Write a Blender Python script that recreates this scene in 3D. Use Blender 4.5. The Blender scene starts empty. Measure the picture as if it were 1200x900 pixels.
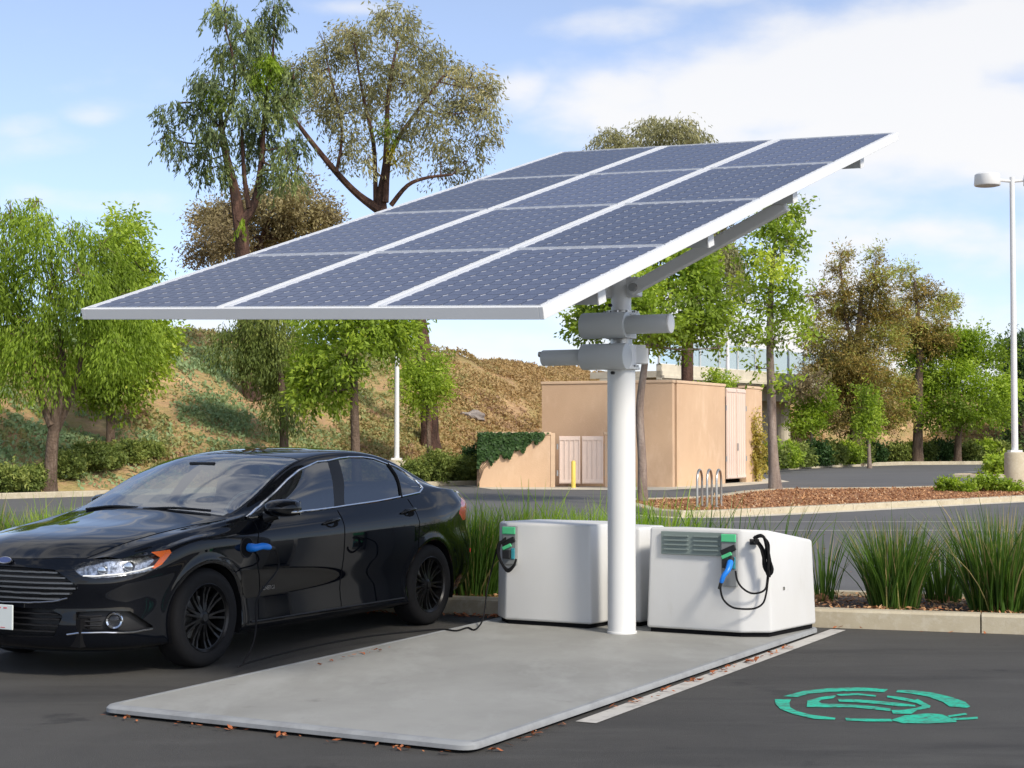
import bpy, bmesh, math, random
import numpy as np
from mathutils import Vector, Matrix
R = math.radians
random.seed(7); rng = np.random.default_rng(7)
scene = bpy.context.scene
col = scene.collection

# ------------------------------------------------------------------ camera
CAM_H, PITCH, FPX = 1.5424, R(1.9277), 1900.38      # eye height, upward tilt, focal length in photo pixels (1200 wide)
cam = bpy.data.cameras.new('camera'); cam.sensor_width = 36.0; cam.lens = FPX / 1200 * 36
cam.clip_start = 0.1; cam.clip_end = 3000
camo = bpy.data.objects.new('camera', cam); col.objects.link(camo)
camo.location = (0, 0, CAM_H); camo.rotation_euler = (R(90) + PITCH, 0, 0)
scene.camera = camo

# ------------------------------------------------------------------ sky and sun
SUN_EL, SUN_AZ = R(38), R(38)                        # azimuth measured from -Y towards +X
world = bpy.data.worlds.new('World'); scene.world = world; world.use_nodes = True
wn, wl = world.node_tree.nodes, world.node_tree.links
wn.clear()
wout = wn.new('ShaderNodeOutputWorld'); wbg = wn.new('ShaderNodeBackground'); wbg.inputs['Strength'].default_value = 0.165
sky = wn.new('ShaderNodeTexSky'); sky.sky_type = 'NISHITA'; sky.sun_disc = False
sky.sun_elevation = SUN_EL; sky.sun_rotation = math.pi - SUN_AZ
sky.altitude = 100; sky.air_density = 0.5; sky.dust_density = 1.0; sky.ozone_density = 3.0
tc = wn.new('ShaderNodeTexCoord')
def wmath(op, a=None, b=None, clamp=False):
    n = wn.new('ShaderNodeMath'); n.operation = op; n.use_clamp = clamp
    for i, v in enumerate((a, b)):
        if v is None: continue
        if isinstance(v, (int, float)): n.inputs[i].default_value = v
        else: wl.new(v, n.inputs[i])
    return n.outputs[0]
def pdir(px, py):                                    # direction of a sky point
    a, b = (px - 600) / FPX, (450 - py) / FPX
    v = Vector((a, math.cos(PITCH) - b * math.sin(PITCH), math.sin(PITCH) + b * math.cos(PITCH)))
    return v.normalized()
def wnoise(scale, detail, rough, loc=(0, 0, 0), stretch=(1, 1, 2.2)):
    m = wn.new('ShaderNodeMapping'); m.inputs['Scale'].default_value = stretch; m.inputs['Location'].default_value = loc
    wl.new(tc.outputs['Generated'], m.inputs['Vector'])
    n = wn.new('ShaderNodeTexNoise'); n.inputs['Scale'].default_value = scale
    n.inputs['Detail'].default_value = detail; n.inputs['Roughness'].default_value = rough
    wl.new(m.outputs[0], n.inputs['Vector']); return n.outputs['Fac']
fine = wnoise(9.0, 7, 0.52)
broad = wnoise(3.1, 5, 0.5, (0.3, 5.2, 2.4), (1, 1, 2.6))
# scattered fair-weather cloud all round, plus the banks seen over the lot and one out of view
cover = wmath('MULTIPLY', wmath('SUBTRACT', broad, 0.43), 5.0, True)
cover = wmath('MULTIPLY', cover, 0.66)
def cloud_bank(px, py, hw, hh, amount):
    global cover
    d0 = pdir(px, py); right = Vector((0, 0, 1)).cross(d0).normalized() * -1; up = right.cross(d0).normalized()
    def dot(v):
        n = wn.new('ShaderNodeVectorMath'); n.operation = 'DOT_PRODUCT'
        wl.new(tc.outputs['Generated'], n.inputs[0]); n.inputs[1].default_value = v
        return n.outputs['Value']
    ax = wmath('DIVIDE', dot(right), hw / FPX); ay = wmath('DIVIDE', dot(up), hh / FPX)
    r2 = wmath('ADD', wmath('MULTIPLY', ax, ax), wmath('MULTIPLY', ay, ay))
    front = wmath('GREATER_THAN', dot(d0), 0.3)
    g = wmath('MULTIPLY', wmath('EXPONENT', wmath('MULTIPLY', r2, -0.9)), front)
    cover = wmath('MAXIMUM', cover, wmath('MULTIPLY', g, amount))
cloud_bank(1010, 95, 240, 75, 1.0); cloud_bank(1130, 150, 260, 80, 1.0); cloud_bank(870, 110, 120, 55, 0.9)
cloud_bank(1180, 60, 120, 70, 0.85); cloud_bank(1060, 230, 200, 36, 0.45); cloud_bank(700, 30, 120, 25, 0.5)
cloud_bank(605, 110, 50, 38, 0.48); cloud_bank(690, 165, 70, 25, 0.55)
cloud_bank(50, 172, 90, 26, 0.46); cloud_bank(110, 232, 120, 24, 0.52); cloud_bank(20, 150, 50, 26, 0.46)
cloud_bank(110, 135, 40, 20, 0.38); cloud_bank(430, 8, 90, 14, 0.5); cloud_bank(560, 405, 220, 30, 0.42); cloud_bank(230, 385, 60, 30, 0.5)
cloud_bank(-384, -1070, 620, 380, 0.72)  # unseen bank above the frame, added for the windscreen to reflect
dens = wmath('ADD', cover, wmath('MULTIPLY', wmath('SUBTRACT', fine, 0.5), 1.25))
dens = wmath('MULTIPLY', wmath('SUBTRACT', dens, 0.20), 1.9, True)
sm = wn.new('ShaderNodeMapRange'); sm.interpolation_type = 'SMOOTHSTEP'; wl.new(dens, sm.inputs['Value'])
sep = wn.new('ShaderNodeSeparateXYZ'); wl.new(tc.outputs['Generated'], sep.inputs[0])
veil = wmath('ADD', wmath('MULTIPLY', wmath('EXPONENT', wmath('MULTIPLY', wmath('MAXIMUM', sep.outputs['Z'], 0.0), -3.2)), 0.40), 0.05)   # haze thins with height
dens = wmath('ADD', wmath('MULTIPLY', sm.outputs['Result'], 0.66), veil, True)
# cloud body: bright rim, slightly greyer thick parts
cr = wn.new('ShaderNodeMixRGB'); cr.inputs['Color1'].default_value = (3.42, 3.40, 3.40, 1); cr.inputs['Color2'].default_value = (3.52, 3.46, 3.40, 1)
wl.new(fine, cr.inputs['Fac'])
skt = wn.new('ShaderNodeMixRGB'); skt.blend_type = 'MULTIPLY'; skt.inputs['Fac'].default_value = 1.0
skt.inputs['Color2'].default_value = (.95, .955, .92, 1); wl.new(sky.outputs[0], skt.inputs['Color1'])
mx = wn.new('ShaderNodeMixRGB'); wl.new(dens, mx.inputs['Fac']); wl.new(skt.outputs[0], mx.inputs['Color1']); wl.new(cr.outputs[0], mx.inputs['Color2'])
wl.new(mx.outputs[0], wbg.inputs['Color']); wl.new(wbg.outputs[0], wout.inputs['Surface'])

sun = bpy.data.lights.new('sun', 'SUN'); sun.energy = 2.2; sun.angle = R(10.0); sun.color = (1.0, 0.925, 0.80)
suno = bpy.data.objects.new('sun', sun); col.objects.link(suno)
suno.rotation_euler = (R(90) - SUN_EL, 0, SUN_AZ); suno.location = (20, -20, 40)

vs = scene.view_settings
vs.view_transform = 'Standard'; vs.look = 'None'; vs.gamma = 1.0; vs.use_curve_mapping = False; vs.exposure = 0.80
scene.cycles.use_denoising = True
scene.cycles.max_bounces = 8; scene.cycles.transparent_max_bounces = 12

# ------------------------------------------------------------------ helpers
def gp(px, py, z=0.0):                               # photo pixel -> point on the level plane z
    a, b = (px - 600) / FPX, (450 - py) / FPX
    d = Vector((a, math.cos(PITCH) - b * math.sin(PITCH), math.sin(PITCH) + b * math.cos(PITCH)))
    t = (z - CAM_H) / d.z
    return Vector((d.x * t, d.y * t, z))
def at(px, py, Y):                                   # photo pixel -> point at distance Y
    a, b = (px - 600) / FPX, (450 - py) / FPX
    d = Vector((a, math.cos(PITCH) - b * math.sin(PITCH), math.sin(PITCH) + b * math.cos(PITCH)))
    t = Y / d.y
    return Vector((d.x * t, Y, CAM_H + d.z * t))
def tag(o, label=None, cat=None, group=None, kind=None):
    for k, v in (('label', label), ('category', cat), ('group', group), ('kind', kind)):
        if v: o[k] = v
    return o
def empty(name, loc=(0, 0, 0), rz=0.0, parent=None):
    o = bpy.data.objects.new(name, None); col.objects.link(o); o.location = loc; o.rotation_euler = (0, 0, rz)
    o.empty_display_size = 0.2
    if parent: o.parent = parent
    return o
def mesh_obj(name, V, F, mat=None, parent=None, smooth=False, loc=None):
    me = bpy.data.meshes.new(name)
    me.from_pydata([tuple(v) for v in V], [], [tuple(int(i) for i in f) for f in F]); me.update()
    if smooth: me.polygons.foreach_set('use_smooth', [True] * len(me.polygons))
    if mat: me.materials.append(mat)
    o = bpy.data.objects.new(name, me); col.objects.link(o)
    if parent: o.parent = parent
    if loc is not None: o.location = loc
    return o
def quads_obj(name, V, mat, parent=None, tone=None, k=4, smooth=False):
    """V: (n,k,3) array of separate faces; tone: value per face"""
    n = len(V); me = bpy.data.meshes.new(name)
    me.vertices.add(n * k); me.vertices.foreach_set('co', np.ascontiguousarray(V, dtype=np.float32).ravel())
    me.loops.add(n * k); me.loops.foreach_set('vertex_index', np.arange(n * k, dtype=np.int32))
    me.polygons.add(n); me.polygons.foreach_set('loop_start', np.arange(0, n * k, k, dtype=np.int32))
    if tone is not None:
        a = me.attributes.new('tone', 'FLOAT', 'FACE'); a.data.foreach_set('value', np.asarray(tone, dtype=np.float32))
    me.update(calc_edges=True)
    me.materials.append(mat)
    o = bpy.data.objects.new(name, me); col.objects.link(o)
    if parent: o.parent = parent
    return o
def grid_faces(ni, nj):
    i, j = np.meshgrid(np.arange(ni - 1), np.arange(nj - 1), indexing='ij')
    a = (i * nj + j).ravel()
    return np.stack([a, a + nj, a + nj + 1, a + 1], 1)
class MB:
    """collects solid pieces into one mesh"""
    def __init__(s): s.V = []; s.F = []
    def add(s, V, F):
        b = len(s.V); s.V += [tuple(v) for v in V]; s.F += [tuple(i + b for i in f) for f in F]; return s
    def box(s, c, h, rz=0.0, M=None):
        V = [Vector((x * h[0], y * h[1], z * h[2])) for x in (-1, 1) for y in (-1, 1) for z in (-1, 1)]
        if M is None: M = Matrix.Rotation(rz, 3, 'Z')
        V = [M @ v + Vector(c) for v in V]
        return s.add(V, [(0, 1, 3, 2), (4, 6, 7, 5), (0, 4, 5, 1), (2, 3, 7, 6), (0, 2, 6, 4), (1, 5, 7, 3)])
    def tube(s, pts, rad, n=8, cap=True):
        pts = [Vector(p) for p in pts]; m = len(pts)
        if not hasattr(rad, '__len__'): rad = [rad] * m
        T = []
        for i in range(m):
            t = pts[min(i + 1, m - 1)] - pts[max(i - 1, 0)]; T.append(t.normalized() if t.length > 1e-9 else Vector((0, 0, 1)))
        up = Vector((0, 0, 1)) if abs(T[0].z) < .9 else Vector((1, 0, 0))
        u = T[0].cross(up).normalized(); V = []; F = []
        for i in range(m):
            u = (u - T[i] * u.dot(T[i])).normalized(); w = T[i].cross(u)
            for k in range(n):
                a = 2 * math.pi * k / n; V.append(pts[i] + (u * math.cos(a) + w * math.sin(a)) * rad[i])
        for i in range(m - 1):
            for k in range(n):
                F.append((i * n + k, i * n + (k + 1) % n, (i + 1) * n + (k + 1) % n, (i + 1) * n + k))
        if cap: F.append(tuple(range(n))[::-1]); F.append(tuple((m - 1) * n + k for k in range(n)))
        return s.add(V, F)
    def prism(s, poly, z0, z1):
        n = len(poly); V = [(p[0], p[1], z0) for p in poly] + [(p[0], p[1], z1) for p in poly]
        return s.add(V, [tuple(range(n))[::-1], tuple(range(n, 2 * n))] + [(i, (i + 1) % n, n + (i + 1) % n, n + i) for i in range(n)])
    def lathe(s, prof, n=32, M=Matrix(), close=False):
        V = []; F = []; m = len(prof)
        for k in range(n):
            a = 2 * math.pi * k / n
            for r, h in prof: V.append(M @ Vector((r * math.cos(a), r * math.sin(a), h)))
        for k in range(n):
            for i in range(m - (0 if close else 1)):
                j = (i + 1) % m; b = ((k + 1) % n) * m; F.append((k * m + i, b + i, b + j, k * m + j))
        return s.add(V, F)
    def build(s, name, mat, parent=None, smooth=False, bevel=0, seg=2, fix=True):
        o = mesh_obj(name, s.V, s.F, mat, parent, False)
        bm = bmesh.new(); bm.from_mesh(o.data)
        if fix: bmesh.ops.recalc_face_normals(bm, faces=bm.faces)
        if bevel:
            ed = [e for e in bm.edges if len(e.link_faces) == 2 and e.calc_face_angle(0) > .35]
            bmesh.ops.bevel(bm, geom=ed, offset=bevel, segments=seg, profile=.5, affect='EDGES', clamp_overlap=True)
        bm.to_mesh(o.data); bm.free()
        if smooth:
            me = o.data; me.polygons.foreach_set('use_smooth', [True] * len(me.polygons))
            try: me.set_sharp_from_angle(angle=R(40))
            except Exception: pass
        return o
def copy_tree(o, parent=None):
    c = o.copy(); col.objects.link(c); c.parent = parent
    for ch in list(o.children): copy_tree(ch, c)
    return c

# ------------------------------------------------------------------ materials
def material(name, color=(.5, .5, .5), rough=.6, metal=0.0, spec=.5, coat=0.0, coat_rough=.03, coat_ior=1.5, noise=None, bump=None, emit=None):
    """noise: (scale, amount, detail) brightness variation; bump: (scale, strength)"""
    m = bpy.data.materials.new(name); m.use_nodes = True; nt = m.node_tree; b = nt.nodes['Principled BSDF']
    b.inputs['Base Color'].default_value = (*color, 1); b.inputs['Roughness'].default_value = rough
    b.inputs['Metallic'].default_value = metal; b.inputs['Specular IOR Level'].default_value = spec
    b.inputs['Coat Weight'].default_value = coat; b.inputs['Coat Roughness'].default_value = coat_rough; b.inputs['Coat IOR'].default_value = coat_ior
    tcn = nt.nodes.new('ShaderNodeTexCoord')
    if noise:
        n = nt.nodes.new('ShaderNodeTexNoise'); n.inputs['Scale'].default_value = noise[0]; n.inputs['Detail'].default_value = noise[2]
        n.inputs['Roughness'].default_value = .62
        nt.links.new(tcn.outputs['Object'], n.inputs['Vector'])
        mr = nt.nodes.new('ShaderNodeMapRange'); mr.inputs['From Min'].default_value = .25; mr.inputs['From Max'].default_value = .75
        mr.inputs['To Min'].default_value = 1 - noise[1]; mr.inputs['To Max'].default_value = 1 + noise[1]; mr.clamp = False
        nt.links.new(n.outputs['Fac'], mr.inputs['Value'])
        mm = nt.nodes.new('ShaderNodeVectorMath'); mm.operation = 'SCALE'; mm.inputs[0].default_value = color
        nt.links.new(mr.outputs[0], mm.inputs['Scale']); nt.links.new(mm.outputs[0], b.inputs['Base Color'])
    if bump:
        n = nt.nodes.new('ShaderNodeTexNoise'); n.inputs['Scale'].default_value = bump[0]; n.inputs['Detail'].default_value = 4
        nt.links.new(tcn.outputs['Object'], n.inputs['Vector'])
        bp = nt.nodes.new('ShaderNodeBump'); bp.inputs['Strength'].default_value = bump[1]; bp.inputs['Distance'].default_value = .02
        nt.links.new(n.outputs['Fac'], bp.inputs['Height']); nt.links.new(bp.outputs[0], b.inputs['Normal'])
    return m
def leaf_material(name, ramp, trans=.35, rough=.55, spec=.25):
    """ramp: list of (pos, colour) driven by each leaf's own tone"""
    m = bpy.data.materials.new(name); m.use_nodes = True; nt = m.node_tree; b = nt.nodes['Principled BSDF']
    at_ = nt.nodes.new('ShaderNodeAttribute'); at_.attribute_name = 'tone'
    cr_ = nt.nodes.new('ShaderNodeValToRGB'); e = cr_.color_ramp.elements
    while len(e) < len(ramp): e.new(.5)
    for i, (p_, c_) in enumerate(ramp): e[i].position = p_; e[i].color = (*c_, 1)
    nt.links.new(at_.outputs['Fac'], cr_.inputs['Fac']); nt.links.new(cr_.outputs[0], b.inputs['Base Color'])
    b.inputs['Roughness'].default_value = rough; b.inputs['Specular IOR Level'].default_value = spec
    t = nt.nodes.new('ShaderNodeBsdfTranslucent'); mxn = nt.nodes.new('ShaderNodeMixShader'); mxn.inputs[0].default_value = trans
    hs = nt.nodes.new('ShaderNodeHueSaturation'); hs.inputs['Value'].default_value = 1.5; hs.inputs['Saturation'].default_value = 1.1
    nt.links.new(cr_.outputs[0], hs.inputs['Color']); nt.links.new(hs.outputs[0], t.inputs['Color'])
    out = nt.nodes['Material Output']
    nt.links.new(b.outputs[0], mxn.inputs[1]); nt.links.new(t.outputs[0], mxn.inputs[2]); nt.links.new(mxn.outputs[0], out.inputs[0])
    return m
def mix_material(name, layers, scale_list, rough=.9, bump=None, spec=.2):
    """layers: list of colours blended in turn by thresholded noises; scale_list: (scale, lo, hi, stretch, loc) per blend"""
    m = bpy.data.materials.new(name); m.use_nodes = True; nt = m.node_tree; b = nt.nodes['Principled BSDF']
    tcn = nt.nodes.new('ShaderNodeTexCoord'); cur = None
    for i, c in enumerate(layers):
        if i == 0:
            rgb = nt.nodes.new('ShaderNodeRGB'); rgb.outputs[0].default_value = (*c, 1); cur = rgb.outputs[0]; continue
        sc, lo, hi, st, loc = scale_list[i - 1]
        mp = nt.nodes.new('ShaderNodeMapping'); mp.inputs['Scale'].default_value = st; mp.inputs['Location'].default_value = loc
        nt.links.new(tcn.outputs['Object'], mp.inputs['Vector'])
        n = nt.nodes.new('ShaderNodeTexNoise'); n.inputs['Scale'].default_value = sc; n.inputs['Detail'].default_value = 6; n.inputs['Roughness'].default_value = .65
        nt.links.new(mp.outputs[0], n.inputs['Vector'])
        mr = nt.nodes.new('ShaderNodeMapRange'); mr.inputs['From Min'].default_value = lo; mr.inputs['From Max'].default_value = hi
        nt.links.new(n.outputs['Fac'], mr.inputs['Value'])
        mxn = nt.nodes.new('ShaderNodeMixRGB'); nt.links.new(mr.outputs[0], mxn.inputs['Fac']); nt.links.new(cur, mxn.inputs['Color1'])
        mxn.inputs['Color2'].default_value = (*c, 1); cur = mxn.outputs[0]
    nt.links.new(cur, b.inputs['Base Color']); b.inputs['Roughness'].default_value = rough; b.inputs['Specular IOR Level'].default_value = spec
    if bump:
        n = nt.nodes.new('ShaderNodeTexNoise'); n.inputs['Scale'].default_value = bump[0]; n.inputs['Detail'].default_value = 5
        nt.links.new(tcn.outputs['Object'], n.inputs['Vector'])
        bp = nt.nodes.new('ShaderNodeBump'); bp.inputs['Strength'].default_value = bump[1]; bp.inputs['Distance'].default_value = bump[2] if len(bump) > 2 else .02
        nt.links.new(n.outputs['Fac'], bp.inputs['Height']); nt.links.new(bp.outputs[0], b.inputs['Normal'])
    return m
def glass_material(name, tint=(.55, .62, .6), ior=1.5, rough=0.0):
    m = bpy.data.materials.new(name); m.use_nodes = True; nt = m.node_tree; nt.nodes.remove(nt.nodes['Principled BSDF'])
    t = nt.nodes.new('ShaderNodeBsdfTransparent'); t.inputs[0].default_value = (*tint, 1)
    g = nt.nodes.new('ShaderNodeBsdfGlossy'); g.inputs['Roughness'].default_value = rough; g.inputs['Color'].default_value = (.95, .97, 1, 1)
    fr = nt.nodes.new('ShaderNodeFresnel'); fr.inputs['IOR'].default_value = ior
    ge = nt.nodes.new('ShaderNodeNewGeometry'); p1 = nt.nodes.new('ShaderNodeMath'); p1.operation = 'MULTIPLY_ADD'; p1.inputs[1].default_value = -2; p1.inputs[2].default_value = 1
    pw = nt.nodes.new('ShaderNodeMath'); pw.operation = 'POWER'; pw.inputs[0].default_value = ior                 # thin pane: same reflectance from both sides
    nt.links.new(ge.outputs['Backfacing'], p1.inputs[0]); nt.links.new(p1.outputs[0], pw.inputs[1]); nt.links.new(pw.outputs[0], fr.inputs['IOR'])
    mxn = nt.nodes.new('ShaderNodeMixShader'); nt.links.new(fr.outputs[0], mxn.inputs[0]); nt.links.new(t.outputs[0], mxn.inputs[1]); nt.links.new(g.outputs[0], mxn.inputs[2])
    nt.links.new(mxn.outputs[0], nt.nodes['Material Output'].inputs[0]); return m

M = {}
M['asphalt'] = mix_material('asphalt', [(.062, .059, .054), (.080, .076, .069), (.046, .044, .041), (.030, .029, .028), (.088, .084, .077), (.15, .142, .128), (.028, .027, .026)],
    [(.45, .40, .60, (1, .6, 1), (0, 0, 0)), (.55, .50, .64, (.25, 1.4, 1), (4, 2, 0)), (.9, .62, .68, (1, 1, 1), (11, 5, 0)), (2.2, .50, .68, (.3, 1.2, 1), (1, 7, 0)), (210, .58, .68, (1, 1, 1), (0, 0, 0)), (170, .57, .68, (1, 1, 1), (5, 5, 0))], rough=.82, bump=(200, .9, .010), spec=.35)
M['asphalt_grazing'] = mix_material('asphalt_grazing', [(.115, .113, .110), (.14, .137, .132), (.085, .084, .083)],
    [(.25, .35, .7, (1, 1, 1), (0, 0, 0)), (.7, .55, .8, (.3, 1, 1), (4, 2, 0))], rough=.85, bump=(120, .4, .008), spec=.3)  # same asphalt made paler: its grazing sheen is put into the colour
M['paint_white'] = mix_material('paint_white', [(.50, .48, .44), (.26, .25, .23)], [(9, .52, .74, (1, 1, 1), (0, 0, 0))], rough=.7)
M['paint_green'] = mix_material('paint_green', [(.020, .52, .33), (.035, .44, .29), (.06, .26, .19), (.065, .09, .08)], [(5, .4, .6, (1, 1, 1), (0, 0, 0)), (13, .50, .62, (.35, 1.8, 1), (2, 1, 0)), (38, .55, .60, (.6, 1.3, 1), (3, 1, 0))], rough=.65)
M['concrete'] = mix_material('concrete', [(.50, .44, .32), (.40, .34, .24), (.56, .51, .40)], [(2.2, .4, .7, (1, 1, 1), (0, 0, 0)), (14, .5, .75, (1, 1, 1), (2, 2, 0))], rough=.9, bump=(90, .3, .006))
M['concrete_pale'] = mix_material('concrete_pale', [(.64, .58, .46), (.50, .45, .35)], [(1.2, .4, .7, (1, 1, 1), (0, 0, 0))], rough=.9, bump=(40, .3, .01))
M['mulch'] = mix_material('mulch', [(.40, .19, .09), (.24, .11, .055), (.48, .27, .15)], [(7, .4, .6, (1, 1, 1), (0, 0, 0)), (16, .55, .7, (1, 1, 1), (3, 3, 0))], rough=.95, bump=(30, 1, .04))
M['soil'] = mix_material('soil', [(.13, .105, .085), (.075, .055, .045), (.22, .19, .16)], [(6, .4, .6, (1, 1, 1), (0, 0, 0)), (30, .55, .7, (1, 1, 1), (3, 3, 0))], rough=.95, bump=(40, 1, .03))
M['white_paint'] = material('white_paint', (.74, .74, .725), .38, spec=.45, noise=(1.6, .025, 3))
M['grey_paint'] = material('grey_paint', (.56, .58, .58), .42, spec=.45, noise=(2.0, .03, 3))
M['black'] = material('black', (.012, .012, .013), .55)
M['dark_gap'] = material('dark_gap', (.008, .008, .009), .9, spec=.1)
M['rubber'] = material('rubber', (.008, .008, .009), .8, spec=.25, noise=(40, .2, 3))
M['steel'] = material('steel', (.45, .45, .44), .38, metal=.85, noise=(12, .1, 3))
M['chrome'] = material('chrome', (.80, .81, .82), .10, metal=1.0)
M['stainless'] = material('stainless', (.55, .53, .48), .32, metal=.9, noise=(9, .12, 3))
M['yellow'] = material('yellow', (.80, .56, .10), .5, noise=(8, .08, 3))
# ------------------------------------------------------------------ ground
def sheet(name, poly, z, mat, kind='structure'):
    o = mesh_obj(name, [(p[0], p[1], z) for p in poly], [tuple(range(len(poly)))], mat); tag(o, kind=kind); return o
sheet('parking_lot', [(-600, -60), (600, -60), (600, 900), (-600, 900)], 0.0, M['asphalt'])

def kerb_run(pts, width=.15, height=.14, seg=3.0, name='kerb', first=0.0, gutter=0.0):
    """a kerb along pts (left side = planted side), cut into cast lengths with open joints"""
    root = empty(name, (0, 0, 0)); tag(root, kind='structure')
    P = [Vector((p[0], p[1], 0)) for p in pts]; n = len(P)
    nrm = []
    for i in range(n):
        t = (P[min(i + 1, n - 1)] - P[max(i - 1, 0)]).normalized(); nrm.append(Vector((-t.y, t.x, 0)))
    def profile(p, q):
        b = .02
        return [p, p + Vector((0, 0, height - b)), p + q * b + Vector((0, 0, height)), p + q * width + Vector((0, 0, height)), p + q * width + Vector((0, 0, -.05)), p + Vector((0, 0, -.05))]
    for i in range(n - 1):
        L = (P[i + 1] - P[i]).length; k = max(1, round(L / seg)); cuts = [j / k for j in range(k + 1)]
        if first and i == 0: cuts = [0] + [c for c in [(first + seg * j) / L for j in range(60)] if 0 < c < .995] + [1]
        for a, b in zip(cuts[:-1], cuts[1:]):
            g = .006 / L
            pa, pb = P[i].lerp(P[i + 1], a + g), P[i].lerp(P[i + 1], b - g); qa, qb = nrm[i].lerp(nrm[i + 1], a), nrm[i].lerp(nrm[i + 1], b)
            A, B = profile(pa, qa), profile(pb, qb); m = len(A)
            mb = MB(); mb.add(A + B, [(j, (j + 1) % m, m + (j + 1) % m, m + j) for j in range(m)] + [tuple(range(m))[::-1], tuple(range(m, 2 * m))])
            mb.build('kerb_stone', M['concrete'], root)
    return root
def kline(x): return 14.12 - .322 * x
bed_pts = [(x, kline(x)) for x in (-26, 14)]
kdir = Vector((1, -.322, 0)).normalized(); knor = Vector((.322, 1, 0)).normalized()
kerb_run(bed_pts, first=((3.72 + 26) / kdir.x) % 3.0, height=.15)
BEDW = 1.75
b0 = Vector((-26, kline(-26), 0)); b1 = Vector((14, kline(14), 0))
kerb_run([b1 + knor * BEDW, b0 + knor * BEDW], height=.15, seg=4)
sheet('planting_bed', [(b0 + knor * .14)[:2], (b1 + knor * .14)[:2], (b1 + knor * (BEDW - .14))[:2], (b0 + knor * (BEDW - .14))[:2]], .115, M['soil'])

be0, be1 = b0 + knor * (BEDW + .01), b1 + knor * (BEDW + .01)
sheet('drive_lane', [be0[:2], be1[:2], (120, 9), (120, 140), (-70, 140), (-70, 40)], .003, M['asphalt_grazing'])
# landscaped island across the drive
isl = [(2.75, 32.6), (3.3, 31.75), (4.1, 32.0), (5.2, 33.0), (7.35, 35.0), (10.6, 38.1), (14.2, 41.6), (24, 51), (40, 66), (42, 70), (38, 69), (22, 56.5), (13.5, 49.4), (11.2, 47.6), (9.0, 46.9), (7.6, 46.6), (6.2, 44.0), (5.0, 40.6), (4.0, 39.2), (3.0, 38.7), (2.45, 37.9), (2.4, 36.5), (2.75, 32.6)]
kerb_run(isl, seg=4, height=.13, width=.28)
sheet('island_bed', isl[:-1], .10, M['mulch'])
gut = [(2.4, 32.6), (3.1, 31.3), (4.2, 31.55), (5.5, 32.6), (7.6, 34.6), (10.9, 37.8), (14.5, 41.2), (24.3, 50.6), (24, 51.05), (14.2, 41.65), (10.6, 38.15), (7.35, 35.05), (5.2, 33.05), (4.1, 32.05), (3.3, 31.8), (2.75, 32.6)]
sheet('gutter_pan', gut, .008, M['concrete_pale'])
# small round-ended island with the lone shrub
isl2 = [(17.5, 64.5), (19, 63.8), (24, 65), (30, 70), (28, 71), (22, 68.5), (18, 66), (17.5, 64.5)]
kerb_run(isl2, seg=4, height=.13); sheet('island_bed', isl2[:-1], .10, M['mulch'])
# far lot edge
far_edge = [(3.0, 63.0), (9.6, 63.0), (11.8, 77.2), (17.0, 86.5), (22.9, 94.6), (31, 97.7), (60, 101)]
kerb_run(far_edge, seg=6, height=.2, width=.3)
left_edge = [(-24, 31), (-13.0, 41.4), (-6.4, 48.5), (-1.9, 53.3), (-1.1, 54.2)]
kerb_run(left_edge, seg=5, height=.15, width=.25)
sheet('sidewalk', [(-1.6, 53.2), (-.6, 49.2), (1.2, 48.9), (4.6, 48.4), (7.2, 52.5), (9.9, 57.9), (10.1, 62.6), (9.2, 62.9), (8.7, 58.4), (5.1, 51.6), (-1.0, 52.6)], 0.009, M['concrete_pale'])
# painted stall lines
def stripe(p, q, w, name='stall_line', label=None):
    p, q = Vector((*p, 0)), Vector((*q, 0)); t = (q - p).normalized(); s = Vector((-t.y, t.x, 0)) * w / 2
    return sheet(name, [(p - s)[:2], (q - s)[:2], (q + s)[:2], (p + s)[:2]], .004 if max(p.y, q.y) < 13.3 else .0075, M['paint_white'])
stripe((.40, 8.86), (2.63, 13.13), .125)
for y in (27.2, 29.95): stripe((3.1, y), (8.6, y + .08), .11)
stripe((21.0, 75.0), (26.0, 77.0), .5)

# ------------------------------------------------------------------ hillside (freeway embankment)
BASE = [(-60, 4), (-36, 20), (-13.6, 43.0), (-6.6, 50.0), (-1.6, 55.8), (3.2, 62.5), (9.4, 69.0), (13.0, 84.0), (17.5, 92.5), (23, 99.0), (31, 102.5), (60, 108), (140, 118)]
BP = np.array(BASE)
def base_dist(X, Y):
    best = np.full(X.shape, 1e9); sgn = np.ones(X.shape); arc = np.zeros(X.shape); acc = 0.0
    for a, b in zip(BP[:-1], BP[1:]):
        t = b - a; L = np.hypot(*t); t = t / L
        u = np.clip((X - a[0]) * t[0] + (Y - a[1]) * t[1], 0, L); dx, dy = X - (a[0] + t[0] * u), Y - (a[1] + t[1] * u)
        d = np.hypot(dx, dy); side = t[0] * (Y - a[1]) - t[1] * (X - a[0])
        m = d < best; best = np.where(m, d, best); sgn = np.where(m, np.sign(side), sgn); arc = np.where(m, acc + u, arc); acc += L
    return best * sgn, arc
def vnoise(X, Y, s, seed):
    r = np.random.default_rng(seed); g = r.random((64, 64))
    x, y = X / s, Y / s; xi, yi = np.floor(x).astype(int), np.floor(y).astype(int); fx, fy = x - xi, y - yi
    fx, fy = fx * fx * (3 - 2 * fx), fy * fy * (3 - 2 * fy); w = lambda i, j: g[(xi + i) % 64, (yi + j) % 64]
    return (w(0, 0) * (1 - fx) + w(1, 0) * fx) * (1 - fy) + (w(0, 1) * (1 - fx) + w(1, 1) * fx) * fy
ARC0 = 158.0
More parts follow.
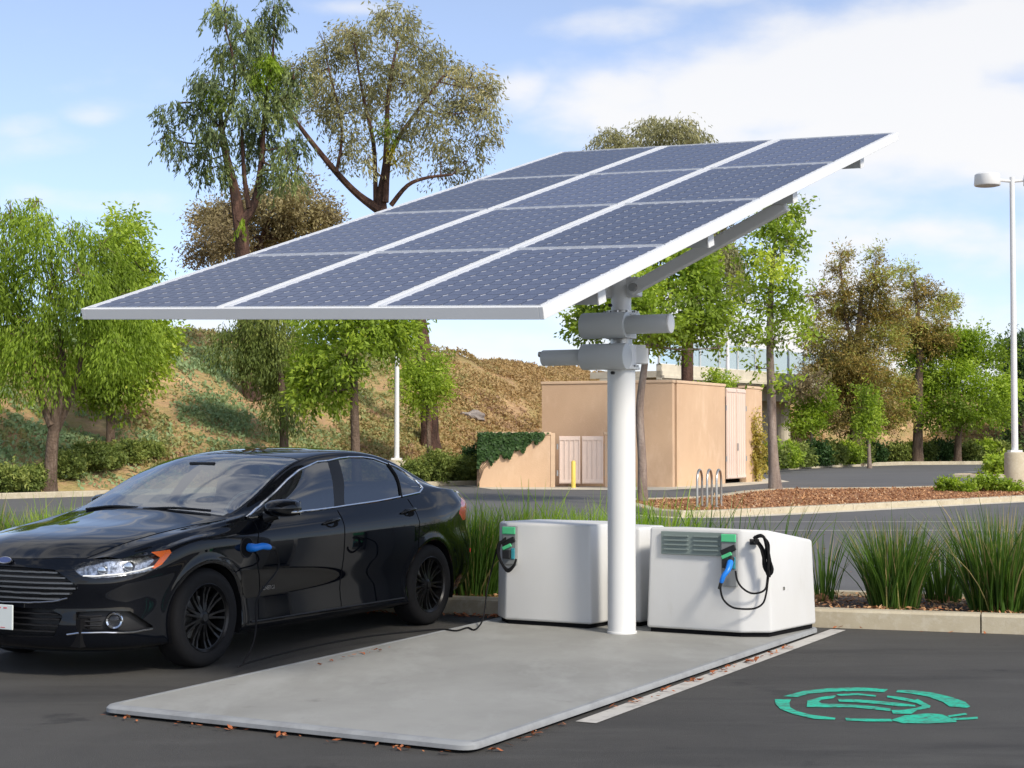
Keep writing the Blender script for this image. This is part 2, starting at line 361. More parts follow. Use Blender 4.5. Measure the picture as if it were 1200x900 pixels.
def hill_z(X, Y):
    X, Y = np.asarray(X, float), np.asarray(Y, float)
    s, arc = base_dist(X, Y)
    t = np.clip(s / 14.0, 0, 1); t = t * t * (3 - 2 * t) * .45 + t * .55
    crest = 5.45 + .35 * (vnoise(X, Y, 9, 3) - .5)
    z = crest * t + (.55 * (vnoise(X, Y, 3.2, 5) - .5) + .28 * (vnoise(X, Y, 1.1, 6) - .5)) * np.clip(s / 2, 0, 1)
    gap = np.exp(-(((X - 17.0) * .82 - (Y - 100) * .57) / 4.2) ** 4) * (Y > 76)     # road passing under the bridge
    z = z * (1 - .93 * gap)
    return np.where(s > 0, z, -.25 - np.clip(-s, 0, 2) * .3)
def hz(x, y): return float(hill_z(np.array([x]), np.array([y]))[0])
xs = np.arange(-64, 110, .55); ys = np.arange(4, 150, .55)
GX, GY = np.meshgrid(xs, ys, indexing='ij')
sd, _ = base_dist(GX, GY)
GZ = hill_z(GX, GY)
Fh = grid_faces(len(xs), len(ys)); Vh = np.stack([GX.ravel(), GY.ravel(), GZ.ravel()], 1)
near = sd.ravel() > -1.2; vis = (np.abs(Vh[:, 0]) < .52 * Vh[:, 1] + 6)
keep = near[Fh].all(1) & vis[Fh].any(1); Fh = Fh[keep]
used, inv = np.unique(Fh, return_inverse=True); Fh = inv.reshape(-1, 4)
M['hill'] = mix_material('hill_earth', [(.46, .30, .15), (.36, .225, .13), (.64, .43, .22), (.34, .26, .11), (.40, .25, .145)],
    [(.42, .45, .62, (1, 1, 1), (0, 0, 0)), (.5, .52, .66, (1, 1, 1.5), (9, 3, 0)), (.8, .42, .56, (1, 1, 2), (2, 7, 0)), (2.6, .55, .7, (1, 1, 1), (5, 5, 0))], rough=.95, bump=(3.5, .9, .25))
hill = mesh_obj('hillside', Vh[used], Fh, M['hill'], smooth=True); tag(hill, kind='structure')
# low groundcover mounds on the slope
M['cover'] = leaf_material('groundcover', [(0.0, (.33, .21, .135)), (.25, (.43, .30, .145)), (.5, (.44, .305, .14)), (.75, (.32, .32, .125)), (1.0, (.27, .37, .18))], trans=.25)
def scatter_cover():
    # rounded mounds, drawn out down the slope; greener to the left, drier to the right
    m = 16000; X = rng.uniform(-42, 40, m * 5); Y = rng.uniform(30, 112, m * 5); s, arc = base_dist(X, Y)
    dens = vnoise(X, Y, 2.4, 11) * .65 + vnoise(X, Y, 1.0, 12) * .5; dry = np.clip((X + 9) / 9, 0, 1)
    ok = (s > .7) & (s < 18) & (np.abs(X) < .5 * Y + 2) & ((dens > .55 - .16 * dry) | (rng.random(len(X)) < .22))
    X, Y, dry = X[ok][:m], Y[ok][:m], dry[ok][:m]; m = len(X)
    kind = .55 * vnoise(X, Y, 1.7, 21) + .45 * vnoise(X, Y, 4.5, 23) + .35 * rng.random(m); tone = np.where(kind > .62, .98 - .55 * dry, np.where(kind > .40, .72 - .25 * dry, .12)) + rng.normal(0, .05, m)
    k = 28; L = rng.uniform(.35, .95, m); W = L * rng.uniform(.35, .6, m); Hh = rng.uniform(.10, .30, m)
    u = rng.normal(0, .45, (m, k)); v = rng.normal(0, .45, (m, k)); dx, dy = .68, -.73
    px = X[:, None] + (dx * u * L[:, None] - dy * v * W[:, None]); py = Y[:, None] + (dy * u * L[:, None] + dx * v * W[:, None])
    hh = Hh[:, None] * np.exp(-(u * u + v * v) * 1.6) * rng.uniform(.5, 1.1, (m, k))
    pz = hill_z(px.ravel(), py.ravel()) + hh.ravel() - .01
    c = np.stack([px.ravel(), py.ravel(), pz], 1); N = len(c)
    d1 = rng.normal(0, 1, (N, 3)) + np.array([0, -.2, .7]); d1 /= np.linalg.norm(d1, axis=1)[:, None]
    d2 = np.cross(d1, rng.normal(0, 1, (N, 3))); d2 /= np.linalg.norm(d2, axis=1)[:, None]; S = rng.uniform(.045, .10, N)[:, None]
    Q = np.stack([c - d1 * S, c + d2 * S * .55, c + d1 * S, c - d2 * S * .55], 1)
    o = quads_obj('hill_groundcover', Q, M['cover'], tone=np.clip(np.repeat(tone, k) + rng.normal(0, .06, N), 0, 1)); tag(o, 'low patchy groundcover creeping over the brown embankment', 'groundcover', kind='stuff')
scatter_cover()

# ------------------------------------------------------------------ bridge
def bridge():
    a, b = Vector((7.3, 80.5, 0)), Vector((24.5, 106.0, 0)); t = (b - a).normalized(); n = Vector((-t.y, t.x, 0)); rz = math.atan2(t.y, t.x); L = (b - a).length; mid = (a + b) / 2
    root = empty('highway_overpass', a); inv = Matrix.Translation(-a)
    tag(root, 'pale concrete road overpass with glass barrier behind the tan enclosure', 'bridge')
    def part(name, mb, mat, bev=0, par=root):
        o = mb.build(name, mat, par, bevel=bev); o.data.transform(inv); return o
    part('deck', MB().box(mid + n * 1.9 + Vector((0, 0, 4.75)), (L / 2, 2.1, .16), rz), M['concrete_pale'])
    part('girder', MB().box(mid + n * 1.2 + Vector((0, 0, 4.14)), (L / 2, .25, .44), rz), M['concrete_pale'], .02)
    part('girder', MB().box(mid + n * 3.2 + Vector((0, 0, 4.14)), (L / 2, .25, .44), rz), M['concrete_pale'], .02)
    part('parapet', MB().box(mid + Vector((0, 0, 4.86)), (L / 2, .16, .40), rz), M['concrete_pale'], .02)
    part('ledge', MB().box(mid - n * .17 + Vector((0, 0, 4.62)), (L / 2, .14, .07), rz), M['concrete_pale'], .01)
    gl = glass_material('barrier_glass', (.84, .92, .95), 1.35, .05)
    k = 14
    for i in range(k + 1):
        p = a + t * (L * i / k); part('post', MB().box(p + Vector((0, 0, 5.95)), (.05, .05, .70), rz), M['grey_paint'])
    for i in range(k):
        p = a + t * (L * (i + .5) / k); part('glass_panel', MB().box(p + Vector((0, 0, 5.93)), (L / k / 2 - .07, .012, .62), rz), gl)
    for f_ in (.56, .66):
        p = a + t * (L * f_) + n * 2.6; part('pier', MB().tube([p + Vector((0, 0, -.3)), p + Vector((0, 0, 3.75))], .45, 16), M['concrete_pale'])
bridge()

# ------------------------------------------------------------------ tan enclosures
M['stucco'] = mix_material('tan_stucco', [(.64, .44, .285), (.58, .39, .25), (.69, .49, .33)], [(.5, .4, .65, (1, 1, 1), (0, 0, 0)), (1.6, .5, .7, (1, 1, .5), (4, 1, 0))], rough=.9, bump=(45, .35, .015))
M['stucco_cap'] = material('tan_cap', (.66, .47, .31), .85, noise=(3, .08, 3))
M['gate'] = material('pinkish_gate', (.76, .60, .50), .55, noise=(2.5, .05, 4))
def wall_block(root, p, q, thick, h, name='wall', mat='stucco', z0=0.0, cap=True):
    p, q = Vector((*p, 0)), Vector((*q, 0)); t = (q - p).normalized(); n = Vector((-t.y, t.x, 0)); c = (p + q) / 2 + n * thick / 2; L = (q - p).length; rz = math.atan2(t.y, t.x)
    w = MB().box((0, 0, (h + z0) / 2), (L / 2, thick / 2, (h - z0) / 2)).build(name, M[mat], root); w.location = c - root.location; w.rotation_euler.z = rz
    if cap:
        k = MB().box((0, 0, .045), (L / 2 + .03, thick / 2 + .03, .045)).build('cap', M['stucco_cap'], w, bevel=.012); k.location = (0, 0, h + .001)
    return w
def gate_leaf(root, p, q, h, z0, hinge):
    p, q = Vector((*p, 0)), Vector((*q, 0)); t = (q - p).normalized(); rz = math.atan2(t.y, t.x); L = (q - p).length; c = (p + q) / 2
    g = MB().box((0, 0, h / 2), (L / 2 - .02, .012, h / 2)).build('gate_leaf', M['gate'], root); g.location = c - root.location + Vector((0, 0, z0)); g.rotation_euler.z = rz
    k = max(4, int(L / .22))
    for i in range(k + 1):
        r_ = MB().box((0, 0, 0), (.014, .012, h / 2 - .03)).build('rib', M['gate'], g); r_.location = ((-.5 + i / k) * (L - .10), -.024, h / 2)
    for z in (.08, h - .08):
        r_ = MB().box((0, 0, 0), (L / 2 - .03, .014, .05)).build('rail', M['gate'], g); r_.location = (0, -.028, z)
    for z in (h * .22, h * .78):
        r_ = MB().tube([(0, 0, -.09), (0, 0, .09)], .03, 8).build('hinge', M['steel'], g); r_.location = (hinge * (L / 2 + .035), -.02, z)
    return g
def enclosures():
    # low one
    A, B = (-1.03, 51.3), (1.21, 51.3); h = 1.66
    root = empty('low_trash_enclosure', (A[0], A[1], 0)); tag(root, 'low tan walled trash enclosure with pinkish double gate and ivy', 'enclosure')
    wall_block(root, A, B, .2, h)
    wall_block(root, (A[0], 56.9), (A[0], 51.504), .2, h); wall_block(root, (.9, 56.9), (-.826, 56.9), .2, h)
    post = MB().box((0, 0, .86), (.07, .12, .86)).build('gate_post', M['stucco_cap'], root, bevel=.01); post.location = (1.21 - A[0] + .08, .12, 0)
    wall_block(root, (2.93, 51.3), (3.20, 51.3), .2, h)
    gate_leaf(root, (1.47, 51.36), (2.18, 51.36), 1.50, .12, -1); gate_leaf(root, (2.19, 51.36), (2.91, 51.36), 1.50, .12, 1)
    # tall one
    C, D, E_ = (.98, 53.2), (5.09, 51.5), (9.05, 58.7)
    h = 3.32
    root = empty('tall_utility_enclosure', (D[0], D[1], 0)); tag(root, 'tall tan stucco block building with narrow pinkish double door', 'building')
    wall_block(root, C, D, .25, h)
    def lerp(k): return (D[0] + (E_[0] - D[0]) * k, D[1] + (E_[1] - D[1]) * k)
    wall_block(root, lerp(.045), lerp(.555), .25, h); wall_block(root, lerp(.80), lerp(1.0), .25, h)
    wall_block(root, E_, (4.9, 64.2), .25, h); wall_block(root, (4.86, 63.9), (1.02, 53.5), .25, h)
    gate_leaf(root, lerp(.565), lerp(.679), h - .2, .16, -1); gate_leaf(root, lerp(.681), lerp(.79), h - .2, .16, 1)
    m = Vector((*lerp(.68), 0)); hd = MB().tube([(0, 0, -.13), (0, 0, .13)], .025, 8).build('handle', M['steel'], root); hd.location = m - root.location + Vector((.06, -.09, 1.25))
    rf = mesh_obj('roof', [(1.2 - D[0], 53.5 - D[1], 3.0), (5.15 - D[0], 51.9 - D[1], 3.0), (8.8 - D[0], 58.8 - D[1], 3.0), (4.9 - D[0], 63.9 - D[1], 3.0)], [(0, 1, 2, 3)], M['concrete'], root)
enclosures()
def bollard():
    p = gp(672, 572.5); o = empty('bollard', p); tag(o, 'yellow steel safety bollard in front of low enclosure gate', 'bollard')
    MB().tube([(0, 0, 0), (0, 0, .82), (0, 0, .86)], [.07, .07, .04], 14).build('post', M['yellow'], o, smooth=True)
    MB().tube([(0, 0, 0), (0, 0, .025)], .17, 14).build('footing', M['concrete_pale'], o)
bollard()
for i, px in enumerate((820.0, 831.5, 842.5)):
    p = gp(px, 593.5, .1); o = empty('bike_rack', p, R(71)); tag(o, ('leftmost of three', 'middle of three', 'rightmost of three')[i] + ' stainless inverted U bike racks on the mulch island', 'bike rack', 'bike racks on the island')
    w, h = .24, .78; arc = [(w * math.cos(a), 0, h - w + w * math.sin(a)) for a in [math.pi * k / 10 for k in range(11)]]
    MB().tube([(w, 0, 0)] + arc + [(-w, 0, 0)], .026, 10).build('hoop', M['stainless'], o, smooth=True)
    for s in (-1, 1): MB().tube([(s * w, 0, 0), (s * w, 0, .015)], .055, 10).build('flange', M['stainless'], o)
# lamps
def lamp_post(px, Y, ztop, zbase, label, heads, r=.075, z0=0.0, hdir=Vector((1, 0, 0))):
    p = at(px, 500, Y); root = empty('parking_lamp', (p.x, Y, z0)); tag(root, label, 'lamp post', 'parking lot lamp posts')
    if zbase: MB().tube([(0, 0, 0), (0, 0, zbase - .05), (0, 0, zbase)], [.30, .30, .27], 20).build('footing', M['concrete'], root, smooth=True)
    MB().tube([(0, 0, zbase), (0, 0, ztop)], [r * 1.15, r * .85], 12).build('pole', M['white_paint'], root, smooth=True)
    MB().box((0, 0, zbase + .03), (.17, .17, .03)).build('base_plate', M['white_paint'], root)
    for s in heads:
        d = hdir * s
        MB().tube([Vector((0, 0, ztop - .12)), d * .45 + Vector((0, 0, ztop - .08))], .045, 8).build('arm', M['white_paint'], root)
        hd = MB().lathe([(0, .20), (.30, .19), (.36, .15), (.38, -.14), (.36, -.17), (0, -.17)], 24).build('lamp_head', M['white_paint'], root, smooth=True)
        hd.location = d * .72 + Vector((0, 0, ztop - .08))
        ln = MB().lathe([(0, -.195), (.30, -.185), (.30, -.172), (0, -.172)], 20).build('lens', M['grey_paint'], hd)
lamp_post(1189, 47.0, 9.05, 1.05, 'tall white twin-head lamp post on concrete footing at the right edge', (-1, 1), .085, z0=.1)
lamp_post(465, 53.0, 6.6, .85, 'slim white lamp post standing behind the car roof', (-1, 1), .075, hdir=Vector((.6, .8, 0)))
lamp_post(853, 72.0, 7.0, .7, 'thin white lamp post rising behind the tall tan building', (1,), .09, hdir=Vector((.5, .86, 0)))

def boulder():
    p = at(553, 453, 66.5); z = hz(p.x, p.y); root_z = z
    bm = bmesh.new(); bmesh.ops.create_icosphere(bm, subdivisions=3, radius=1.0)
    for v in bm.verts:
        k = 1 + .28 * math.sin(v.co.x * 3.1 + 1) * math.sin(v.co.y * 4.2) + .16 * math.sin(v.co.z * 7 + v.co.x * 5); v.co = Vector((v.co.x * .50 * k, v.co.y * .35 * k, v.co.z * .26 * k))
    me = bpy.data.meshes.new('boulder'); bm.to_mesh(me); bm.free()
    me.materials.append(mix_material('grey_rock', [(.36, .31, .27), (.22, .19, .17)], [(3, .4, .6, (1, 1, 1), (0, 0, 0))], rough=.95, bump=(8, .8, .08)))
    o = bpy.data.objects.new('boulder', me); col.objects.link(o); o.location = (p.x, p.y, z + .10); tag(o, 'grey boulder bedded in the bare patch high on the embankment', 'boulder')
boulder()
# ------------------------------------------------------------------ car
def pchip(x,Y,xq):
    x=np.asarray(x,float);Y=np.asarray(Y,float)
    one=Y.ndim==1
    if one: Y=Y[:,None]
    h=np.diff(x);dl=np.diff(Y,axis=0)/h[:,None]
    m=np.zeros_like(Y)
    m[1:-1]=(dl[:-1]*h[1:,None]+dl[1:]*h[:-1,None])/(h[:-1]+h[1:])[:,None]
    m[0]=dl[0];m[-1]=dl[-1]
    lim=3*np.minimum(np.abs(dl[:-1]),np.abs(dl[1:]))
    m[1:-1]=np.where(dl[:-1]*dl[1:]<=0,m[1:-1]*0.35,np.clip(m[1:-1],-lim,lim))
    xq=np.asarray(xq,float);i=np.clip(np.searchsorted(x,xq)-1,0,len(x)-2)
    t=((xq-x[i])/h[i])[:,None];hh=h[i][:,None]
    r=(2*t**3-3*t**2+1)*Y[i]+(t**3-2*t**2+t)*hh*m[i]+(-2*t**3+3*t**2)*Y[i+1]+(t**3-t**2)*hh*m[i+1]
    return r[:,0] if one else r
# top patch stations: e, r, q, c   (x rearward from front axle, y half width, z up)
TOP=[
[(-.67,.735,.768),(-.81,.52,.772),(-.895,.26,.766),(-.92,0,.762)],
[(-.45,.795,.815),(-.62,.585,.842),(-.72,.30,.854),(-.75,0,.857)],
[(-.15,.828,.876),(-.25,.62,.910),(-.35,.32,.927),(-.38,0,.931)],
[(.15,.838,.925),(.12,.65,.952),(.02,.34,.975),(0,0,.980)],
[(.40,.838,.960),(.37,.755,.988),(.30,.37,1.024),(.27,0,1.032)],
[(.72,.838,.982),(.71,.730,1.112),(.59,.38,1.146),(.55,0,1.155)],
[(1.0,.840,.990),(1.0,.686,1.244),(.89,.36,1.280),(.86,0,1.291)],
[(1.30,.842,.996),(1.30,.642,1.350),(1.20,.34,1.394),(1.18,0,1.407)],
[(1.65,.842,1.006),(1.65,.614,1.408),(1.60,.33,1.447),(1.58,0,1.459)],
[(2.05,.840,1.026),(2.05,.606,1.426),(2.05,.33,1.462),(2.05,0,1.473)],
[(2.40,.835,1.048),(2.40,.612,1.404),(2.43,.33,1.438),(2.45,0,1.448)],
[(2.70,.826,1.073),(2.70,.634,1.338),(2.77,.33,1.366),(2.80,0,1.376)],
[(2.95,.812,1.090),(2.95,.662,1.242),(3.06,.34,1.266),(3.10,0,1.276)],
[(3.20,.792,1.094),(3.20,.700,1.150),(3.34,.35,1.162),(3.38,0,1.167)],
[(3.45,.760,1.082),(3.47,.680,1.104),(3.60,.35,1.124),(3.63,0,1.128)],
[(3.66,.690,1.062),(3.73,.555,1.084),(3.82,.30,1.104),(3.845,0,1.108)],
]
PLAN=[(-.968,0),(-.948,.28),(-.865,.545),(-.665,.775),(-.45,.868),(-.15,.912),(.15,.922),(.42,.924),(.72,.925),(1.0,.926),(1.30,.926),(1.65,.926),(2.05,.926),(2.40,.926),(2.70,.926),(2.95,.922),(3.20,.905),(3.47,.862),(3.70,.770),(3.83,.58),(3.895,.30),(3.91,0)]
FRONT=[(.11,.17),(.03,.21),(.0,.33),(.012,.47),(.0,.60),(.015,.695)]
SIDE=[(.085,.185),(.022,.235),(.040,.42),(.010,.62),(.003,.78),(.020,.895)]
REAR=[(.12,.24),(.05,.30),(.0,.45),(.0,.62),(.035,.80),(.03,.96)]
def build_band(ds=.015,nv=58):
    E=[TOP[0][3],TOP[0][2],TOP[0][1]]+[t[0] for t in TOP]+[TOP[-1][1],TOP[-1][2],TOP[-1][3]]
    plan=np.array(PLAN);K=len(plan)
    s=np.r_[0,np.cumsum(np.linalg.norm(np.diff(plan,axis=0),axis=1))]
    tan=np.gradient(plan,s,axis=0);tan/=np.linalg.norm(tan,axis=1)[:,None]
    tan[0]=(0,1);tan[-1]=(0,-1)
    nrm=np.c_[-tan[:,1],tan[:,0]]   # outward (front: -x, side:+y)
    net=np.zeros((K,7,3))
    for k in range(K):
        x=plan[k,0]
        wf=np.clip((-.02-x)/.72,0,1)**1.0;wr=np.clip((x-3.0)/.6,0,1)
        for j in range(6):
            dl=FRONT[j][0]*wf+REAR[j][0]*wr+SIDE[j][0]*(1-wf-wr)
            z=FRONT[j][1]*wf+REAR[j][1]*wr+SIDE[j][1]*(1-wf-wr)
            if j==5: z=z+(0.02*(x-1.2) if 0<x<3.0 else 0)
            P=plan[k]-nrm[k]*dl
            net[k,j]=(P[0],max(P[1],0),z)
        net[k,6]=E[k]
    sq=np.linspace(0,s[-1],int(s[-1]/ds)+1)
    D=np.stack([pchip(s,net[:,j],sq) for j in range(7)],1)
    vq=np.r_[np.linspace(0,6,nv)]
    G=np.stack([pchip(np.arange(7.),D[i],vq) for i in range(len(sq))],0)
    return sq,G        # (ns,nv,3)
def build_top(dt=.015,nv=60):
    K=len(TOP);net=np.zeros((K,7,3))
    for k,(e,r,q,c) in enumerate(TOP):
        e,r,q,c=map(np.array,(e,r,q,c))
        x=e[0]; gh=np.clip((x-.40)/.5,0,1)*np.clip((3.3-x)/.4,0,1)   # greenhouse weight
        r1=r+np.array([0,.020,-.036])*gh+(e-r)*.25*(1-gh)
        r2=r+np.array([0,-.045,.016])*gh+(q-r)*.2*(1-gh)
        g=(e+r1)/2+np.array([0,.022,0])*gh+np.array([0,.008,.012])*(1-gh)
        q2=(q+c)/2;q2[2]=c[2]-(c[2]-q[2])*.25;q2[0]=c[0]+(q[0]-c[0])*.25
        net[k]=[e,g,r1,r2,q,q2,c]
    s=np.r_[0,np.cumsum([abs(TOP[k+1][1][0]-TOP[k][1][0])+.6*abs(TOP[k+1][1][2]-TOP[k][1][2]) for k in range(K-1)])]
    sq=np.linspace(0,s[-1],int(s[-1]/dt)+1)
    D=np.stack([pchip(s,net[:,j],sq) for j in range(7)],1)
    vq=np.linspace(0,6,nv)
    G=np.stack([pchip(np.arange(7.),D[i],vq) for i in range(len(sq))],0)
    kq=np.interp(sq,s,np.arange(K))
    return kq,vq,G
# ------------------------------------------------------------------ plants
def unit(a): return a / np.maximum(np.linalg.norm(a, axis=-1, keepdims=True), 1e-9)
def leaf_cloud(clumps, lai, size, droop=0.0, twig=10, spread=.22, aspect=.42, shell=.45):
    """clumps: (centre, radii) ellipsoids. Twigs are spread through each, leaves gathered along the twigs."""
    out = []
    for c, r in clumps:
        c, r = np.array(c, float), np.array(r, float); n = max(8, int(4.6 * lai * 3.1416 * r[0] * r[2] / (2 * size * size * aspect) / twig)); K = 7
        sd_ = unit(rng.normal(0, 1, (K, 3))); sc_ = sd_ * (rng.random(K) ** .5 * .78)[:, None]; pick = rng.integers(0, K, n); tk = rng.normal(0, .12, K)
        d = sc_[pick] + rng.normal(0, .245, (n, 3)); loose = rng.random(n) < .16; d[loose] = unit(rng.normal(0, 1, (loose.sum(), 3))) * (rng.random(loose.sum()) ** .4)[:, None]
        p = c + d * r; d = unit(d + 1e-6)
        ax = unit(d * np.array([1, 1, .5]) + rng.normal(0, .5, (n, 3)) + np.array([0, 0, -droop * 2.2]))
        u = rng.random((n, twig, 1)) * spread * 2.4
        q = p[:, None, :] + ax[:, None, :] * u + rng.normal(0, spread * (.35 if droop < .5 else .14), (n, twig, 3))
        if droop: q[..., 2] -= droop * (u[..., 0] ** 1.0) * .6
        q = q.reshape(-1, 3); N = len(q)
        l1 = unit(np.repeat(ax, twig, 0) * (.7 + droop) + rng.normal(0, .55, (N, 3)) + np.array([0, 0, -.15 - droop * .9]))
        l2 = unit(np.cross(l1, rng.normal(0, 1, (N, 3)) + np.array([0, 0, .8]))); L = (size * rng.uniform(.6, 1.35, N))[:, None]
        b = np.cross(l1, l2) * L * .12
        out.append(np.stack([q - l1 * L, q + l2 * L * aspect + b, q + l1 * L, q - l2 * L * aspect + b], 1))
        tw = np.repeat(rng.normal(0, .09, n) + tk[pick], twig)
        hgt = (q[:, 2] - c[2]) / (r[2] + 1e-6)
        leaf_cloud.tones.append(np.clip(.5 + tw + rng.normal(0, .10, N) + .06 * hgt + rng.normal(0, .13), 0, 1))
    t = np.concatenate(leaf_cloud.tones); leaf_cloud.tones = []
    return np.concatenate(out), t
leaf_cloud.tones = []
M['bark'] = mix_material('bark_brown', [(.15, .105, .075), (.075, .05, .036), (.23, .17, .13)], [(4, .4, .65, (1, 1, .25), (0, 0, 0)), (9, .5, .7, (1, 1, .2), (3, 0, 0))], rough=.95, bump=(14, .9, .05))
M['bark_red'] = mix_material('bark_red', [(.095, .052, .038), (.04, .026, .022), (.17, .095, .07)], [(3, .4, .65, (1, 1, .25), (0, 0, 0)), (7, .5, .7, (1, 1, .2), (3, 0, 0))], rough=.95, bump=(12, .9, .05))
M['bark_grey'] = mix_material('bark_grey', [(.27, .21, .17), (.16, .12, .10), (.34, .28, .24)], [(5, .4, .65, (1, 1, .3), (0, 0, 0)), (8, .5, .7, (1, 1, .2), (3, 0, 0))], rough=.9, bump=(16, .6, .03))
M['leaf_lime'] = leaf_material('leaf_lime', [(0, (.115, .170, .020)), (.4, (.225, .320, .036)), (.75, (.325, .44, .05)), (1, (.43, .53, .085))], .42)
M['leaf_green'] = leaf_material('leaf_green', [(0, (.10, .14, .022)), (.35, (.22, .31, .042)), (.7, (.36, .47, .058)), (1, (.55, .62, .10))], .40)
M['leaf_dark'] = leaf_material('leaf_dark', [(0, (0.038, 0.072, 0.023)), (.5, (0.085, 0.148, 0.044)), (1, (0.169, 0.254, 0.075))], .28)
M['leaf_euc'] = leaf_material('leaf_eucalyptus', [(0, (.065, .085, .042)), (.4, (.125, .165, .068)), (.75, (.20, .25, .09)), (1, (.33, .38, .12))], .32)
M['leaf_olive'] = leaf_material('leaf_olive', [(0, (.12, .115, .058)), (.35, (.245, .24, .115)), (.7, (.34, .33, .16)), (1, (.48, .42, .20))], .34)
M['leaf_brown'] = leaf_material('leaf_brownish', [(0, (.14, .105, .060)), (.4, (.25, .20, .105)), (.75, (.33, .275, .14)), (1, (.40, .35, .17))], .30)
M['leaf_pine'] = leaf_material('leaf_pine', [(0, (.09, .080, .028)), (.3, (.21, .18, .05)), (.5, (.38, .25, .07)), (.7, (.33, .34, .08)), (1, (.46, .52, .13))], .30)
M['leaf_yellow'] = leaf_material('leaf_yellow', [(0, (.28, .24, .03)), (.5, (.50, .44, .04)), (1, (.70, .62, .06))], .4)
M['leaf_gold'] = leaf_material('leaf_gold', [(0, (.22, .18, .04)), (.5, (.40, .33, .07)), (1, (.52, .45, .12))], .3)
M['leaf_hedge'] = leaf_material('leaf_hedge', [(0, (.075, .105, .026)), (.5, (.17, .22, .05)), (1, (.30, .33, .08))], .25)
M['leaf_ivy'] = leaf_material('leaf_ivy', [(0, (0.018, 0.044, 0.013)), (.5, (0.040, 0.088, 0.022)), (1, (0.079, 0.145, 0.040))], .2)

def tree(name, label, cat, Y, trunk, clumps, leaf, bark='bark', lai=1.7, size=.13, droop=0.0, limbs=(), depth=.75, twig=10, spread=.24, group=None, base_z=None, aspect=.42, extra=None, shell=.45):
    """trunk: (px, py, radius in m) from the ground up; clumps: (px, py, half width px, half height px); all at distance Y"""
    sc = Y / FPX; size *= .58
    b = at(trunk[0][0], trunk[0][1], Y); gz = hz(b.x, Y); gz = max(gz, 0.0) if base_z is None else base_z
    root = empty(name, (b.x, Y, gz)); tag(root, label, cat, group); O = Vector(root.location)
    tp = [at(px, py, Y) for px, py, r_ in trunk]; tp[0].z = gz - .15
    tr = [r_ for _, _, r_ in trunk]; mb = MB()
    def wob(P, k): return [p + Vector((rng.normal(0, k), rng.normal(0, k), 0)) if 0 < i < len(P) - 1 else p for i, p in enumerate(P)]
    def fine(P, Rr, n=5):
        a = np.array([list(p) + [r_] for p, r_ in zip(P, Rr)]); m = len(a)
        if m < 3: q = np.linspace(0, 1, n)[:, None]; a = a[0] * (1 - q) + a[-1] * q
        else:
            t = np.arange(m); tq = np.linspace(0, m - 1, (m - 1) * 4 + 1); out = []
            for x in tq:
                i = min(int(x), m - 2); f_ = x - i; p0, p1, p2, p3 = a[max(i - 1, 0)], a[i], a[i + 1], a[min(i + 2, m - 1)]
                out.append(.5 * (2 * p1 + (p2 - p0) * f_ + (2 * p0 - 5 * p1 + 4 * p2 - p3) * f_ ** 2 + (3 * p1 - p0 - 3 * p2 + p3) * f_ ** 3))
            a = np.array(out)
        return [Vector(r_[:3]) - O for r_ in a], [max(r_[3], .008) for r_ in a]
    P, Rr = fine(wob(tp, .02), tr); Rr[0] *= 1.35; Rr[1] *= 1.1; mb.tube(P, Rr, 10)
    anchors = [(P[i], Rr[i]) for i in range(len(P) // 3, len(P))]
    xs_ = [c[0] for c in clumps]; cx = sum(xs_) / len(xs_); hw = (max(xs_) - min(xs_)) / 2 * sc + .3
    for L in limbs:
        lp = [at(px, py, Y) + Vector((0, rng.normal(0, .15), 0)) for px, py, r_ in L]; q, qr = fine(lp, [r_ for _, _, r_ in L]); mb.tube(q, qr, 8)
        anchors += [(q[i], qr[i]) for i in range(1, len(q))]
    CL = []
    for i, (px, py, rx, ry) in enumerate(clumps):
        off = (px - cx) * sc / hw; dy = depth * hw * math.sqrt(max(.1, 1 - off * off)) * rng.uniform(-1, 1)
        c = at(px, py, Y + dy); CL.append((c - O, (rx * sc * 1.02, max(rx * sc, .25) * rng.uniform(.8, 1.2), ry * sc * 1.02)))
        # limb from the nearest lower anchor
        best = min(anchors, key=lambda a: (a[0] - CL[-1][0]).length + (3 if a[0].z > CL[-1][0].z + .2 else 0))
        s, e = best[0], CL[-1][0]; mid = (s + e) / 2 + Vector((rng.normal(0, .12), rng.normal(0, .12), -.06 * (e - s).length + rng.normal(0, .08)))
        r0 = max(.014, min(best[1] * .6, .022 + .02 * (e - s).length)); q, qr = fine([s + O, mid + O, e + O], [r0, r0 * .6, .012]); mb.tube(q, qr, 6)
        for k in range(5):
            d = Vector(unit(rng.normal(0, 1, 3) + np.array([0, 0, .3])).tolist()); rr = CL[-1][1]; t_ = e + Vector((d.x * rr[0], d.y * rr[1], d.z * rr[2])) * .85
            mb.tube([q[-2] if k % 2 else e, (e + t_) / 2 + Vector((0, 0, .05)), t_], [.016, .011, .006], 5)
    tk = mb.build('trunk', M[bark], root, smooth=True)
    Q, t = leaf_cloud(CL, lai, size, droop, twig, spread, aspect, shell)
    quads_obj('crown', Q, M[leaf], root, t)
    if extra:
        for lf, cl in extra:
            C2 = [(at(px, py, Y - .8) - O, (rx * sc, rx * sc, ry * sc)) for px, py, rx, ry in cl]; Q, t = leaf_cloud(C2, 1.6, size, droop, twig, spread, aspect)
            quads_obj('foliage_spray', Q, M[lf], root, t)['kind'] = 'stuff'
    return root

